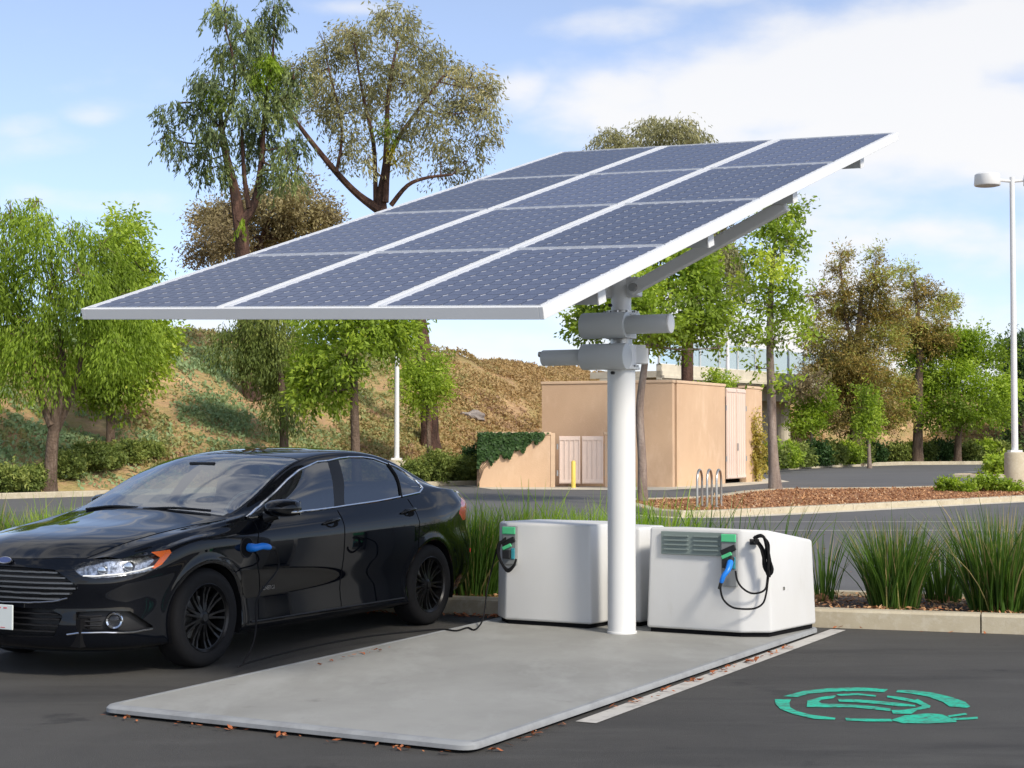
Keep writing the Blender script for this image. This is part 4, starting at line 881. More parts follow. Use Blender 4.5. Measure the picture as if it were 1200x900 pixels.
def make_canopy():
    root = empty('solar_canopy', COLXY); tag(root, 'tilted solar panel canopy on a white column with tracking drums', 'solar canopy'); O = COLXY
    rel = lambda p: Vector(p) - O
    bevbox = lambda c, h, Mx=None: MB().box(c, h, M=Mx)
    def cbox(name, u, v, w, hu, hv, hw, mat, bev=.004, par=root):
        o = MB().box((0, 0, 0), (hu, hv, hw)).build(name, M[mat], par, bevel=bev); o.matrix_local = Matrix.Translation(rel(canL(u, v, w))) @ CROT.to_4x4(); return o
    # mast
    MB().tube([(0, 0, .050), (0, 0, 2.14)], .108, 40).build('column', M['white_paint'], root, smooth=True)
    MB().lathe([(.108, .050), (.116, .050), (.116, .064), (.109, .067)], 40).build('base_ring', M['white_paint'], root, smooth=True)
    MB().tube([(0, 0, 2.12), (0, 0, 3.10)], .078, 28).build('mast', M['white_paint'], root, smooth=True)
    ax = Vector((.90, -.436, 0)); nrm = Vector((-.436, -.90, 0))
    def cyl(name, c, half, r_, mat='grey_paint', n=32, bev=.008):
        c = rel(c); o = MB().tube([c - ax * half, c + ax * half], r_, n).build(name, M[mat], root, smooth=False, bevel=bev, seg=2)
        o.data.polygons.foreach_set('use_smooth', [True] * len(o.data.polygons)); o.data.set_sharp_from_angle(angle=R(35)); return o
    for py, s, small in ((381.5, 1, .072), (418.0, -1, .062)):
        c = at(709, py, 12.42); z = c.z
        d_ = cyl('tracking_drum', c, .185, .100)
        cyl('motor', c + ax * (s * (.185 + .17)), .17, small)
        if s > 0: cyl('motor_cap', c + ax * (.185 + .345), .012, small * 1.03, 'white_paint')
        else:
            k = cyl('grease_fitting', c - ax * (.185 + .355) + Vector((0, 0, .03)), .02, .022, 'stainless', 12, .003)
            b_ = MB().box(rel(at(750, 417.5, 12.55)), (.06, .06, .06)).build('side_bracket', M['white_paint'], root, bevel=.006)
            MB().box(rel(at(750, 407.5, 12.55)), (.04, .05, .02)).build('side_bracket', M['white_paint'], root, bevel=.006)
        MB().tube([Vector((0, 0, z - .095 - O.z)), Vector((0, 0, z + .095))], .118, 36).build('drum_collar', M['white_paint'], root, smooth=True)
    for z in (2.088, 2.505):
        for k in range(10):
            a = 2 * math.pi * k / 10; p = Vector((.128 * math.cos(a), .128 * math.sin(a), z)); MB().tube([p, p + Vector((0, 0, .022))], .011, 6).build('flange_bolt', M['steel'], root)
        MB().tube([(0, 0, z - .012), (0, 0, z + .004)], .145, 32).build('flange', M['grey_paint'], root, smooth=True)
    MB().tube([(0, 0, 2.265), (0, 0, 2.325)], .085, 28).build('slew_ring', M['steel'], root, smooth=True)
    MB().tube([(0, 0, 2.50), (0, 0, 2.53)], .115, 28).build('slew_cap', M['steel'], root, smooth=True)
    for px, py in ((719, 437), (716, 358)):
        p = rel(at(px, py, 12.40)); MB().tube([p, p + nrm * .03], .014, 6).build('bolt', M['black'], root)
    # ears and diagonal braces
    MB().box((0, 0, 2.71), (.16, .05, .075), math.atan2(ax.y, ax.x)).build('pivot_ear', M['white_paint'], root, bevel=.01)
    for s in (1, -1):
        a = O + ax * (.14 * s) + Vector((0, 0, 2.70)) + nrm * .06; b = canL(1.42 * s, .80, -.205); t = (b - a).normalized(); mid = (a + b) / 2; L = (b - a).length
        sd = t.cross(Vector((0, 0, 1))).normalized(); upv = sd.cross(t).normalized(); Mx = Matrix((t, sd, upv)).transposed()
        MB().box(rel(mid), (L / 2 + .05, .03, .048), M=Mx).build('brace', M['white_paint'], root, bevel=.012)
        p = rel(a) - sd * 0; MB().tube([p + nrm * .02, p + nrm * .065], .032, 12).build('bolt', M['steel'], root)
    cu, cv = .06, 1.01
    MB().tube([(0, 0, 3.08), rel(canL(cu, cv, -.34))], .10, 20).build('head_plate', M['white_paint'], root)
    cbox('main_beam', cu, .55, -.255, .07, 2.05, .08, 'grey_paint')
    for v in (-2.4, -.8, .8, 2.4): 
        cbox('purlin', 0, v, -.12, 1.53, .045, .048, 'grey_paint'); 
        for s in (-1, 1): cbox('purlin_cap', 1.536 * s, v, -.12, .005, .047, .050, 'white_paint', .001)
    # outer fascia
    for s in (-1, 1):
        cbox('fascia', s * (CW / 2 - .014), 0, -.034, .014, CL_ / 2, .034, 'white_paint', .003); cbox('fascia', 0, s * (CL_ / 2 - .014), -.0345, CW / 2 - .0285, .014, .0335, 'white_paint', .003)
    pw = (CW - .056 - 2 * .056) / 3; ph = (CL_ - .056 - 3 * .014) / 4
    for s in (-1, 1): cbox('cover_strip', s * (pw / 2 + .028), 0, -.012, 0.024, CL_ / 2 - .03, .010, 'white_paint', .002)
    # one panel, then copies
    fr = MB(); a, b = pw / 2 - .001, ph / 2 - .001; fw = .008
    for s in (-1, 1): fr.box((s * (a - fw / 2), 0, -.018), (fw / 2, b, .020)); fr.box((0, s * (b - fw / 2), -.018), (a - fw, fw / 2, .020))
    panel = fr.build('solar_panel', M['alu'], root)
    bs = MB().box((0, 0, -.012), (a - fw - .001, b - fw - .001, .006)).build('backsheet', M['backsheet'], panel)
    V = []; F = []; mx, my = .018, .020; cw, chh = (2 * a - 2 * fw - 2 * mx) / 8, (2 * b - 2 * fw - 2 * my) / 12; g = .0022; ch = .019
    for i in range(8):
        for j in range(12):
            x0, y0 = -a + fw + mx + i * cw + g, -b + fw + my + j * chh + g; x1, y1 = x0 + cw - 2 * g, y0 + chh - 2 * g; k = len(V)
            V += [(x0 + ch, y0, -.003), (x1 - ch, y0, -.003), (x1, y0 + ch, -.003), (x1, y1 - ch, -.003), (x1 - ch, y1, -.003), (x0 + ch, y1, -.003), (x0, y1 - ch, -.003), (x0, y0 + ch, -.003)]; F.append(tuple(range(k, k + 8)))
    cs = mesh_obj('cells', V, F, M['cell'], panel); cs['kind'] = 'stuff'
    first = True
    for i in range(3):
        for j in range(4):
            p = panel if first else copy_tree(panel, root); first = False
            p.matrix_local = Matrix.Translation(rel(canL((i - 1) * (pw + .056), (j - 1.5) * (ph + .014), 0))) @ CROT.to_4x4()
    return root
make_canopy()

M['cabinet'] = mix_material('cabinet_white', [(.66, .66, .65), (.625, .62, .60), (.57, .56, .53)], [(1.3, .45, .7, (1, 1, .5), (0, 0, 0)), (5, .62, .82, (1, 1, .35), (3, 1, 0))], rough=.45, bump=(70, .05, .004), spec=.4)
M['vent'] = material('vent_grey_green', (.20, .245, .23), .5)
M['charger_grey'] = material('charger_grey', (.22, .23, .23), .4, noise=(8, .06, 3))
M['charger_green'] = material('charger_green', (.10, .58, .26), .4)
M['plug_blue'] = material('plug_blue', (.012, .20, .72), .38, spec=.5)
M['cable'] = material('cable_black', (.008, .008, .009), .8, spec=.2)
M['screen'] = material('screen_teal', (.05, .30, .36), .25)
def loft(name, B, T, mat, root, bev=.03, O=Vector((0, 0, 0))):
    n = len(B); V = [Vector(p) - O for p in B] + [Vector(p) - O for p in T]
    return MB().add(V, [tuple(range(n))[::-1], tuple(range(n, 2 * n))] + [(i, (i + 1) % n, n + (i + 1) % n, n + i) for i in range(n)]).build(name, mat, root, bevel=bev, seg=3, smooth=True)
def cabinet(name, label, foot, tops, lean=.03):
    O = Vector((foot[0][0], foot[0][1], .0505)); root = empty(name, O); tag(root, label, 'cabinet', 'white equipment cabinets on the base plate')
    c = sum((Vector((*p, 0)) for p in foot), Vector()) / len(foot)
    B = [(x, y, .083) for x, y in foot]; T = []
    for (x, y), z in zip(foot, tops):
        d = (c - Vector((x, y, 0))).normalized() * lean; T.append((x + d.x, y + d.y, z))
    loft('housing', B, T, M['cabinet'], root, .022, O)
    pl = [(Vector((x, y, 0)) + (c - Vector((x, y, 0))).normalized() * .035)[:2] for x, y in foot]
    MB().prism([(p[0] - O.x, p[1] - O.y) for p in pl], .0, .045).build('plinth', M['dark_gap'], root)
    return root, O
FR = [(1.04, 12.61), (1.72, 12.23), (1.95, 12.23), (2.40, 12.84), (2.13, 13.20), (1.38, 13.22)]
cabR, OR_ = cabinet('equipment_cabinet', 'near white cabinet with grey vent and blue plug charger', FR, [.858, .86, .853, .745, .745, .83])
FL = [(-.12, 13.39), (-.06, 13.14), (.62, 12.78), (.76, 12.96), (.93, 13.40), (.22, 13.78)]
cabL, OL_ = cabinet('equipment_cabinet', 'far white cabinet between car and column, charger on its left edge', FL, [.862] * 6, .015)
FM = [(.70, 13.12), (1.02, 12.92), (1.26, 13.26), (.98, 13.50)]
cabM, OM_ = cabinet('linking_cabinet', 'narrow white linking box behind the column foot', FM, [.835] * 4, .01)
def frame(pu, pv):                                   # face frame from corner pu toward pv
    a, b = Vector((*pu, 0)), Vector((*pv, 0)); u = (b - a).normalized(); return a, u, Vector((u.y, -u.x, 0)) if False else (Vector((-u.y, u.x, 0)))
def on_face(name, corner, u, n, du, z, hu, hd, hz_, mat, par, O, out=.0, bev=.004):
    Mx = Matrix((u, n, Vector((0, 0, 1)))).transposed(); c = corner + u * du + n * (out + hd) + Vector((0, 0, z)) - O
    return MB().box(c, (hu, hd, hz_), M=Mx).build(name, M[mat], par, bevel=bev)
# near cabinet: vent, charger, hook, lock
cA = Vector((1.72, 12.23, 0)); uA = (Vector((1.04, 12.61, 0)) - cA).normalized(); nA = Vector((-uA.y, uA.x, 0)); nA = nA if nA.y < 0 else -nA
vent = on_face('vent', cA, uA, nA, .395, .742, .255, .010, .088, 'vent', cabR, OR_, -.012)
for s in (0, 1):
    for k in range(4):
        on_face('louvre', cA, uA, nA, .275 + .245 * s, .695 + .034 * k, .100, .007, .006, 'vent', vent, OR_, .009, .002)
def charger(corner, u, n, du, ztop, h, label, mirror=1, depth=.035):
    O = corner + u * du + n * .0 + Vector((0, 0, ztop - h)); root = empty('ev_charger', O); tag(root, label, 'charger', 'chargers mounted on the cabinets')
    f = lambda nm, a, z, hu, hd, hz_, mat, out: on_face(nm, corner, u, n, du + a * mirror, ztop - h + z, hu, hd, hz_, mat, root, O, out, .006)
    f('housing', 0, h / 2, .062, depth / 2, h / 2, 'charger_grey', -.005)
    f('header', 0, h - .035, .060, .006, .030, 'charger_green', depth - .008); 
    Mx = Matrix((u, n, Vector((0, 0, 1)))).transposed() @ Matrix.Rotation(R(24) * mirror, 3, 'Y')
    c = corner + u * du + n * (depth + .004) + Vector((0, 0, ztop - .125)) - O
    MB().box(c, (.062, .008, .022), M=Mx).build('dark_band', M['black'], root, bevel=.004)
    c2 = corner + u * du + n * (depth + .006) + Vector((0, 0, ztop - .165)) - O
    MB().box(c2 + u * .012 * mirror, (.042, .007, .014), M=Mx).build('green_band', M['charger_green'], root, bevel=.003)
    f('blue_panel', -.038, h - .22, .016, .005, .045, 'screen', depth - .008)
    f('holster', .008, h - .225, .034, .022, .034, 'black', depth - .01)
    return root
charger(cA, uA, nA, .085, .828, .40, 'grey and green charger beside the vent of the near cabinet')
cB = Vector((-.06, 13.14, 0)); uB = (Vector((.62, 12.78, 0)) - cB).normalized(); nB = Vector((-uB.y, uB.x, 0)); nB = nB if nB.y < 0 else -nB
charger(cB, uB, nB, .055, .838, .31, 'grey and green charger on the left edge of the far cabinet', -1)
on_face('lock', Vector((1.95, 12.23, 0)), Vector((.45, .61, 0)).normalized(), Vector((.805, -.593, 0)), .22, .40, .016, .006, .014, 'stainless', cabR, OR_, -.018)
# hook and coiled lead on the chamfer face (faces the viewer)
def smooth_path(P, n=6):
    P = [Vector(p) for p in P]; out = []
    for i in range(len(P) - 1):
        p0, p1, p2, p3 = P[max(i - 1, 0)], P[i], P[i + 1], P[min(i + 2, len(P) - 1)]
        for k in range(n):
            t = k / n; out.append(.5 * (2 * p1 + (p2 - p0) * t + (2 * p0 - 5 * p1 + 4 * p2 - p3) * t * t + (3 * p1 - p0 - 3 * p2 + p3) * t ** 3))
    return out + [P[-1]]
def plug_handle(root, O, P, rad=.019):
    q = [Vector(p) - O for p in P]; b = MB().tube(smooth_path(q, 5), [rad * k for k in np.interp(np.linspace(0, 1, 5 * (len(q) - 1) + 1), [0, .15, .45, .85, 1], [1.25, 1.3, 1.0, .95, .7])], 14).build('connector_handle', M['plug_blue'], root, smooth=True)
    d = (q[0] - q[1]).normalized(); MB().tube([q[0] - d * .004, q[0] + d * .035], .024, 14).build('connector_collar', M['black'], root, smooth=True)
    e = (q[-1] - q[-2]).normalized(); MB().tube([q[-1] - e * .01, q[-1] + e * .05], [.015, .009], 10).build('strain_relief', M['black'], root, smooth=True)
    return b
def near_cable():
    O = at(862, 690, 12.2); root = empty('charging_cable', O); tag(root, 'black charging cable with blue connector hung on the near cabinet', 'cable')
    plug_handle(root, O, [at(856, 658, 12.20), at(853, 668, 12.14), at(848, 675, 12.13), at(845, 683, 12.14)])
    r_ = .0075; Yf = 12.16
    lead = [at(845, 684, 12.14), at(844.5, 692, 12.15), at(848, 703, 12.16), at(857, 711, 12.15), at(868, 713.5, 12.14), at(884, 713, 12.14), at(894, 707, 12.15), at(898, 695, 12.16), at(900, 680, 12.17), at(902, 668, 12.16)]
    MB().tube(smooth_path([p - O for p in lead]), r_, 8).build('lead', M['cable'], root, smooth=True)
    l2 = [at(862, 669, 12.18), at(864, 680, 12.17), at(870, 689, 12.16), at(880, 695, 12.15), at(890, 694.5, 12.15), at(897, 690, 12.16), at(899, 680, 12.17), at(900, 668, 12.17)]
    MB().tube(smooth_path([p - O for p in l2]), r_, 8).build('lead', M['cable'], root, smooth=True)
    for k in range(9):                               # the bundled turns
        j = lambda s: Vector((rng.normal(0, .008), rng.uniform(-.03, .012), rng.normal(0, .006)))
        c = [at(884, 630, 12.17) + j(0), at(892, 627.5, 12.14) + j(0), at(897, 634, 12.13) + j(0), at(900, 650, 12.13) + j(0), at(903 + rng.normal(0, 1), 664, 12.13) + j(0), at(901, 673 + rng.normal(0, 1.5), 12.14) + j(0), at(896, 664, 12.16) + j(0), at(893, 645, 12.16) + j(0), at(886, 634, 12.17) + j(0)]
        MB().tube(smooth_path([p - O for p in c], 5), r_, 7).build('coil_turn', M['cable'], root, smooth=True)
    return root
near_cable()
hk = empty('cable_hook', at(884, 635, 12.225)); tag(hk, 'black hook on the near cabinet holding the coiled cable', 'hook')
MB().box((0, 0, 0), (.035, .012, .022)).build('bracket', M['black'], hk, bevel=.004)
MB().tube([(0, .0, 0), (.0, -.09, .0), (0, -.10, .03)], .011, 8).build('peg', M['black'], hk, smooth=True)

# ------------------------------------------------------------------ painted EV stencil
def stencil():
    S = [[(85, 128), (200, 98), (350, 82), (520, 78), (675, 88), (655, 105), (500, 98), (350, 103), (230, 113), (165, 132)],
         [(38, 145), (130, 145), (120, 165), (125, 190), (160, 210), (240, 232), (380, 250), (375, 260), (260, 255), (150, 230), (70, 200), (42, 170)],
         [(435, 250), (520, 254), (690, 255), (700, 270), (560, 270), (440, 264)],
         [(720, 105), (730, 92), (820, 95), (930, 108), (1040, 135), (1110, 160), (1138, 185), (1120, 193), (1020, 185), (985, 160), (900, 130), (800, 112)],
         [(218, 188), (222, 152), (300, 132), (375, 122), (384, 126), (365, 140), (300, 148), (286, 158), (300, 168), (480, 175), (600, 185), (690, 197), (688, 212), (600, 202), (470, 190), (310, 190)],
         [(392, 143), (480, 144), (640, 156), (760, 168), (826, 177), (830, 186), (730, 184), (640, 173), (500, 162), (400, 158)],
         [(384, 117), (500, 111), (610, 122), (605, 130), (500, 122), (400, 126)],
         [(672, 124), (760, 134), (826, 149), (842, 143), (915, 182), (910, 195), (840, 205), (806, 228), (702, 225), (694, 205), (760, 205), (825, 195), (868, 183), (830, 165), (740, 148), (668, 134)],
         [(690, 262), (770, 236), (900, 224), (980, 230), (1008, 242), (1060, 264), (1060, 273), (900, 281), (760, 280)],
         [(1012, 236), (1115, 222), (1120, 232), (1018, 246)], [(1034, 250), (1180, 244), (1180, 256), (1054, 262)]]
    c = gp(1025, 828); root = empty('ev_stencil', (c.x, c.y, 0)); tag(root, 'green electric vehicle stencil with plug painted on the asphalt', 'road marking')
    for poly in S:
        P = [gp(900 + a / 4.8, 790 + b / 4.8) - c for a, b in poly]
        mesh_obj('paint_mark', [(p.x, p.y, .004) for p in P], [tuple(range(len(P)))], M['paint_green'], root)
stencil()
# fallen leaves gathered along the edges
pts = []
def along(a, b, n, w, z=.012, off=0):
    a, b = Vector((*a, 0)), Vector((*b, 0)); t = (b - a).normalized(); s = Vector((t.y, -t.x, 0))
    for k in range(n):
        u = rng.random(); u = min(max(u + .03 * math.sin(u * 40), 0), 1); p = a.lerp(b, u) + s * (off + abs(rng.normal(0, w))); pts.append((p.x, p.y, z + rng.random() * .012))
along((-2.25, 9.05), (-.3, 7.98), 42, .03, off=.01); along((.55, 9.3), (2.0, 12.0), 95, .035, off=.015); along((-.15, 8.0), (.3, 8.9), 22, .03, off=.012)
along((-1.6, 14.62), (.1, 14.05), 420, .09, off=.02); along((2.6, 13.26), (5.5, 12.3), 26, .06, off=.02)
along((-1.35, 10.7), (-.95, 11.6), 22, .03, z=.056, off=.03)
for k in range(140): u = rng.uniform(-2.2, 5); v = rng.uniform(.2, 1.5); pts.append((u * kdir.x + knor.x * v, 14.12 + u * kdir.y + knor.y * v, .15))
for k in range(70): pts.append((rng.uniform(2.5, 9), rng.uniform(31.6, 40), .14))
for k in range(60): pts.append((rng.uniform(0, 7), rng.uniform(15.8, 31), .008))
flat_bits('leaf_litter', pts, .021, 'litter', 'dry orange fallen leaves caught along the plate edge and kerb', 'leaf litter', .3)
CAR_O = Vector((-2.841, 11.415, 0)); CAR_RZ = math.atan2(.875, .485)       # local x runs rearward, local -y is the viewer's side
# surface grids are made for the half +y; the viewer's side is -y
M['car_paint'] = material('black_car_paint', (.003, .0038, .006), .02, spec=.36)
M['car_black'] = material('car_black_trim', (.010, .010, .011), .45, spec=.4)
M['glass_tint'] = glass_material('tinted_glass', (.30, .34, .35), 2.2)
M['glass_wind'] = glass_material('windscreen_glass', (.66, .74, .71), 4.0)
M['lens'] = glass_material('lamp_lens', (.93, .95, .97), 1.45)
M['reflector'] = material('lamp_reflector', (.36, .36, .36), .18, metal=1.0, noise=(45, .9, 2))
M['amber'] = material('amber_lens', (.75, .14, .02), .18, spec=.6, coat=.6)
M['red_lens'] = material('red_lens', (.75, .03, .05), .18, spec=.6, coat=.6)
M['seat'] = material('seat_fabric', (.05, .05, .052), .85, noise=(30, .2, 3))
M['dash'] = material('dash_plastic', (.34, .35, .32), .7)
M['rim'] = material('dark_rim', (.012, .012, .013), .30, metal=.5, spec=.5)
M['grille_bar'] = material('grille_bar', (.30, .31, .33), .25, metal=.9)
M['plate_white'] = material('plate_white', (.62, .66, .64), .45)
M['plate_red'] = material('plate_red', (.60, .05, .06), .5)
M['emblem_blue'] = material('emblem_blue', (.03, .06, .20), .2, metal=.4, coat=.8)

def inpoly(P, poly):
    x, y = P[..., 0], P[..., 1]; c = np.zeros(x.shape, bool); m = len(poly)
    for i in range(m):
        (x1, y1), (x2, y2) = poly[i], poly[(i + 1) % m]
        c ^= ((y1 > y) != (y2 > y)) & (x < (x2 - x1) * (y - y1) / ((y2 - y1) or 1e-9) + x1)
    return c
def near_on_poly(p, poly):
    best = None; bd = 1e9
    for i in range(len(poly)):
        a, b = np.array(poly[i]), np.array(poly[(i + 1) % len(poly)]); t = b - a; u = np.clip(np.dot(p - a, t) / max(np.dot(t, t), 1e-12), 0, 1); q = a + t * u; d = np.hypot(*(p - q))
        if d < bd: bd, best = d, q
    return best, bd
def split(G, A, polys):
    """G (ni,nj,3) surface, A (ni,nj,2) chart; polys {name: polygon in chart}. Face ids by polygon, border vertices slid onto the outline."""
    ni, nj = G.shape[:2]; C = (A[:-1, :-1] + A[1:, :-1] + A[:-1, 1:] + A[1:, 1:]) / 4; ids = np.zeros(C.shape[:2], int); names = list(polys)
    for k, nme in enumerate(names): ids[(ids == 0) & inpoly(C, polys[nme])] = k + 1
    G2 = G.copy(); pad = np.full((ni + 1, nj + 1), -1); pad[1:-1, 1:-1] = ids
    for i in range(ni):
        for j in range(nj):
            q = set(pad[i:i + 2, j:j + 2].ravel()) - {-1}
            if len(q) < 2: continue
            cands = [near_on_poly(A[i, j], polys[names[k - 1]]) for k in q if k > 0]; tgt, dd = min(cands, key=lambda c: c[1])
            if dd > .03: continue
            i0, i1, j0, j1 = max(i - 1, 0), min(i + 1, ni - 1), max(j - 1, 0), min(j + 1, nj - 1)
            di, dj = (A[i1, j] - A[i0, j]) / (i1 - i0), (A[i, j1] - A[i, j0]) / (j1 - j0); J = np.array([di, dj]).T
            if abs(np.linalg.det(J)) < 1e-9: continue
            a, b = np.clip(np.linalg.solve(J, tgt - A[i, j]), -.9, .9)
            G2[i, j] = G[i, j] + a * (G[i1, j] - G[i0, j]) / (i1 - i0) + b * (G[i, j1] - G[i, j0]) / (j1 - j0)
    return G2, ids, names
def grid_normals(G):
    a = np.gradient(G, axis=0); b = np.gradient(G, axis=1); n = np.cross(a, b); return n / np.maximum(np.linalg.norm(n, axis=2, keepdims=True), 1e-9)
def sub_mesh(G, mask, sgn):
    ni, nj = G.shape[:2]; F = grid_faces(ni, nj)[mask.ravel()]; used, inv = np.unique(F, return_inverse=True)
    V = G.reshape(-1, 3)[used] * np.array([1, sgn, 1]); F = inv.reshape(-1, 4); return V, (F if sgn < 0 else F[:, ::-1]), used
def weld(name, pieces, mat, parent, inward=None, lens=None):
    V = []; F = []; b = 0
    for v, f in pieces: V.append(v); F.append(f + b); b += len(v)
    o = mesh_obj(name, np.concatenate(V), np.concatenate(F), mat, parent)
    bm = bmesh.new(); bm.from_mesh(o.data); bmesh.ops.remove_doubles(bm, verts=bm.verts, dist=.0006); bmesh.ops.recalc_face_normals(bm, faces=bm.faces)
    bm.to_mesh(o.data); bm.free(); me = o.data; me.polygons.foreach_set('use_smooth', [True] * len(me.polygons)); me.set_sharp_from_angle(angle=R(38)); return o
def recess(name, V, F, off, mat, parent):
    """the piece pushed back by off with walls round its border"""
    E = {}
    for f in F:
        for a, b in zip(f, np.roll(f, -1)): E[(int(a), int(b))] = E.get((int(a), int(b)), 0) + 1
    border = [e for e in E if (e[1], e[0]) not in E]; n = len(V); off = np.asarray(off)
    V2 = np.concatenate([V, V + off]); F2 = [tuple(int(i) + n for i in f) for f in F] + [(a, b, b + n, a + n) for a, b in border]
    return mesh_obj(name, V2, F2, mat, parent)

def make_wheel():
    w = MB().lathe([(.205, -.085), (.232, -.09), (.236, -.08), (.215, -.06), (.205, .0), (.21, .08), (.230, .088), (.236, .096), (.228, .100), (.215, .088)], 48).build('wheel', M['rim'], None, smooth=True)
    prof = [(.232, -.095), (.262, -.110), (.300, -.108), (.322, -.092), (.334, -.062), (.336, 0), (.334, .062), (.322, .092), (.300, .108), (.262, .110), (.232, .098)]
    MB().lathe(prof, 56).build('tyre', M['rubber'], w, smooth=True)
    for k, r_ in enumerate((.045,)): MB().tube([(0, 0, .02), (0, 0, .058), (0, 0, .082)], [.062, .060, .03], 24).build('hub', M['rim'], w, smooth=True)
    MB().tube([(0, 0, .08), (0, 0, .086)], .026, 20).build('hub_cap', M['car_black'], w, smooth=True)
    MB().tube([(0, 0, -.03), (0, 0, -.015)], .145, 32).build('brake_disc', M['steel'], w, smooth=True)
    MB().tube([(0, 0, -.085), (0, 0, -.07)], .20, 32).build('wheel_back', M['dark_gap'], w)
    sp = MB()
    V = []; st = [(.045, .074, .010), (.10, .066, .0085), (.16, .066, .0075), (.205, .078, .009), (.222, .086, .012)]
    for r_, h, hw in st: V += [(r_, -hw, h), (r_, hw, h), (r_, hw * 1.2, h - .028), (r_, -hw * 1.2, h - .028)]
    F = [(i * 4 + a, i * 4 + (a + 1) % 4, (i + 1) * 4 + (a + 1) % 4, (i + 1) * 4 + a) for i in range(len(st) - 1) for a in range(4)] + [(0, 1, 2, 3), (16, 19, 18, 17)]
    s0 = sp.add(V, F).build('spoke', M['rim'], w, bevel=.0015)
    for k in range(18):
        s = s0 if k == 0 else s0.copy()
        if k: col.objects.link(s); s.parent = w
        s.rotation_euler.z = 2 * math.pi * (k + .16 * (1 if k % 2 else -1)) / 18
    return w

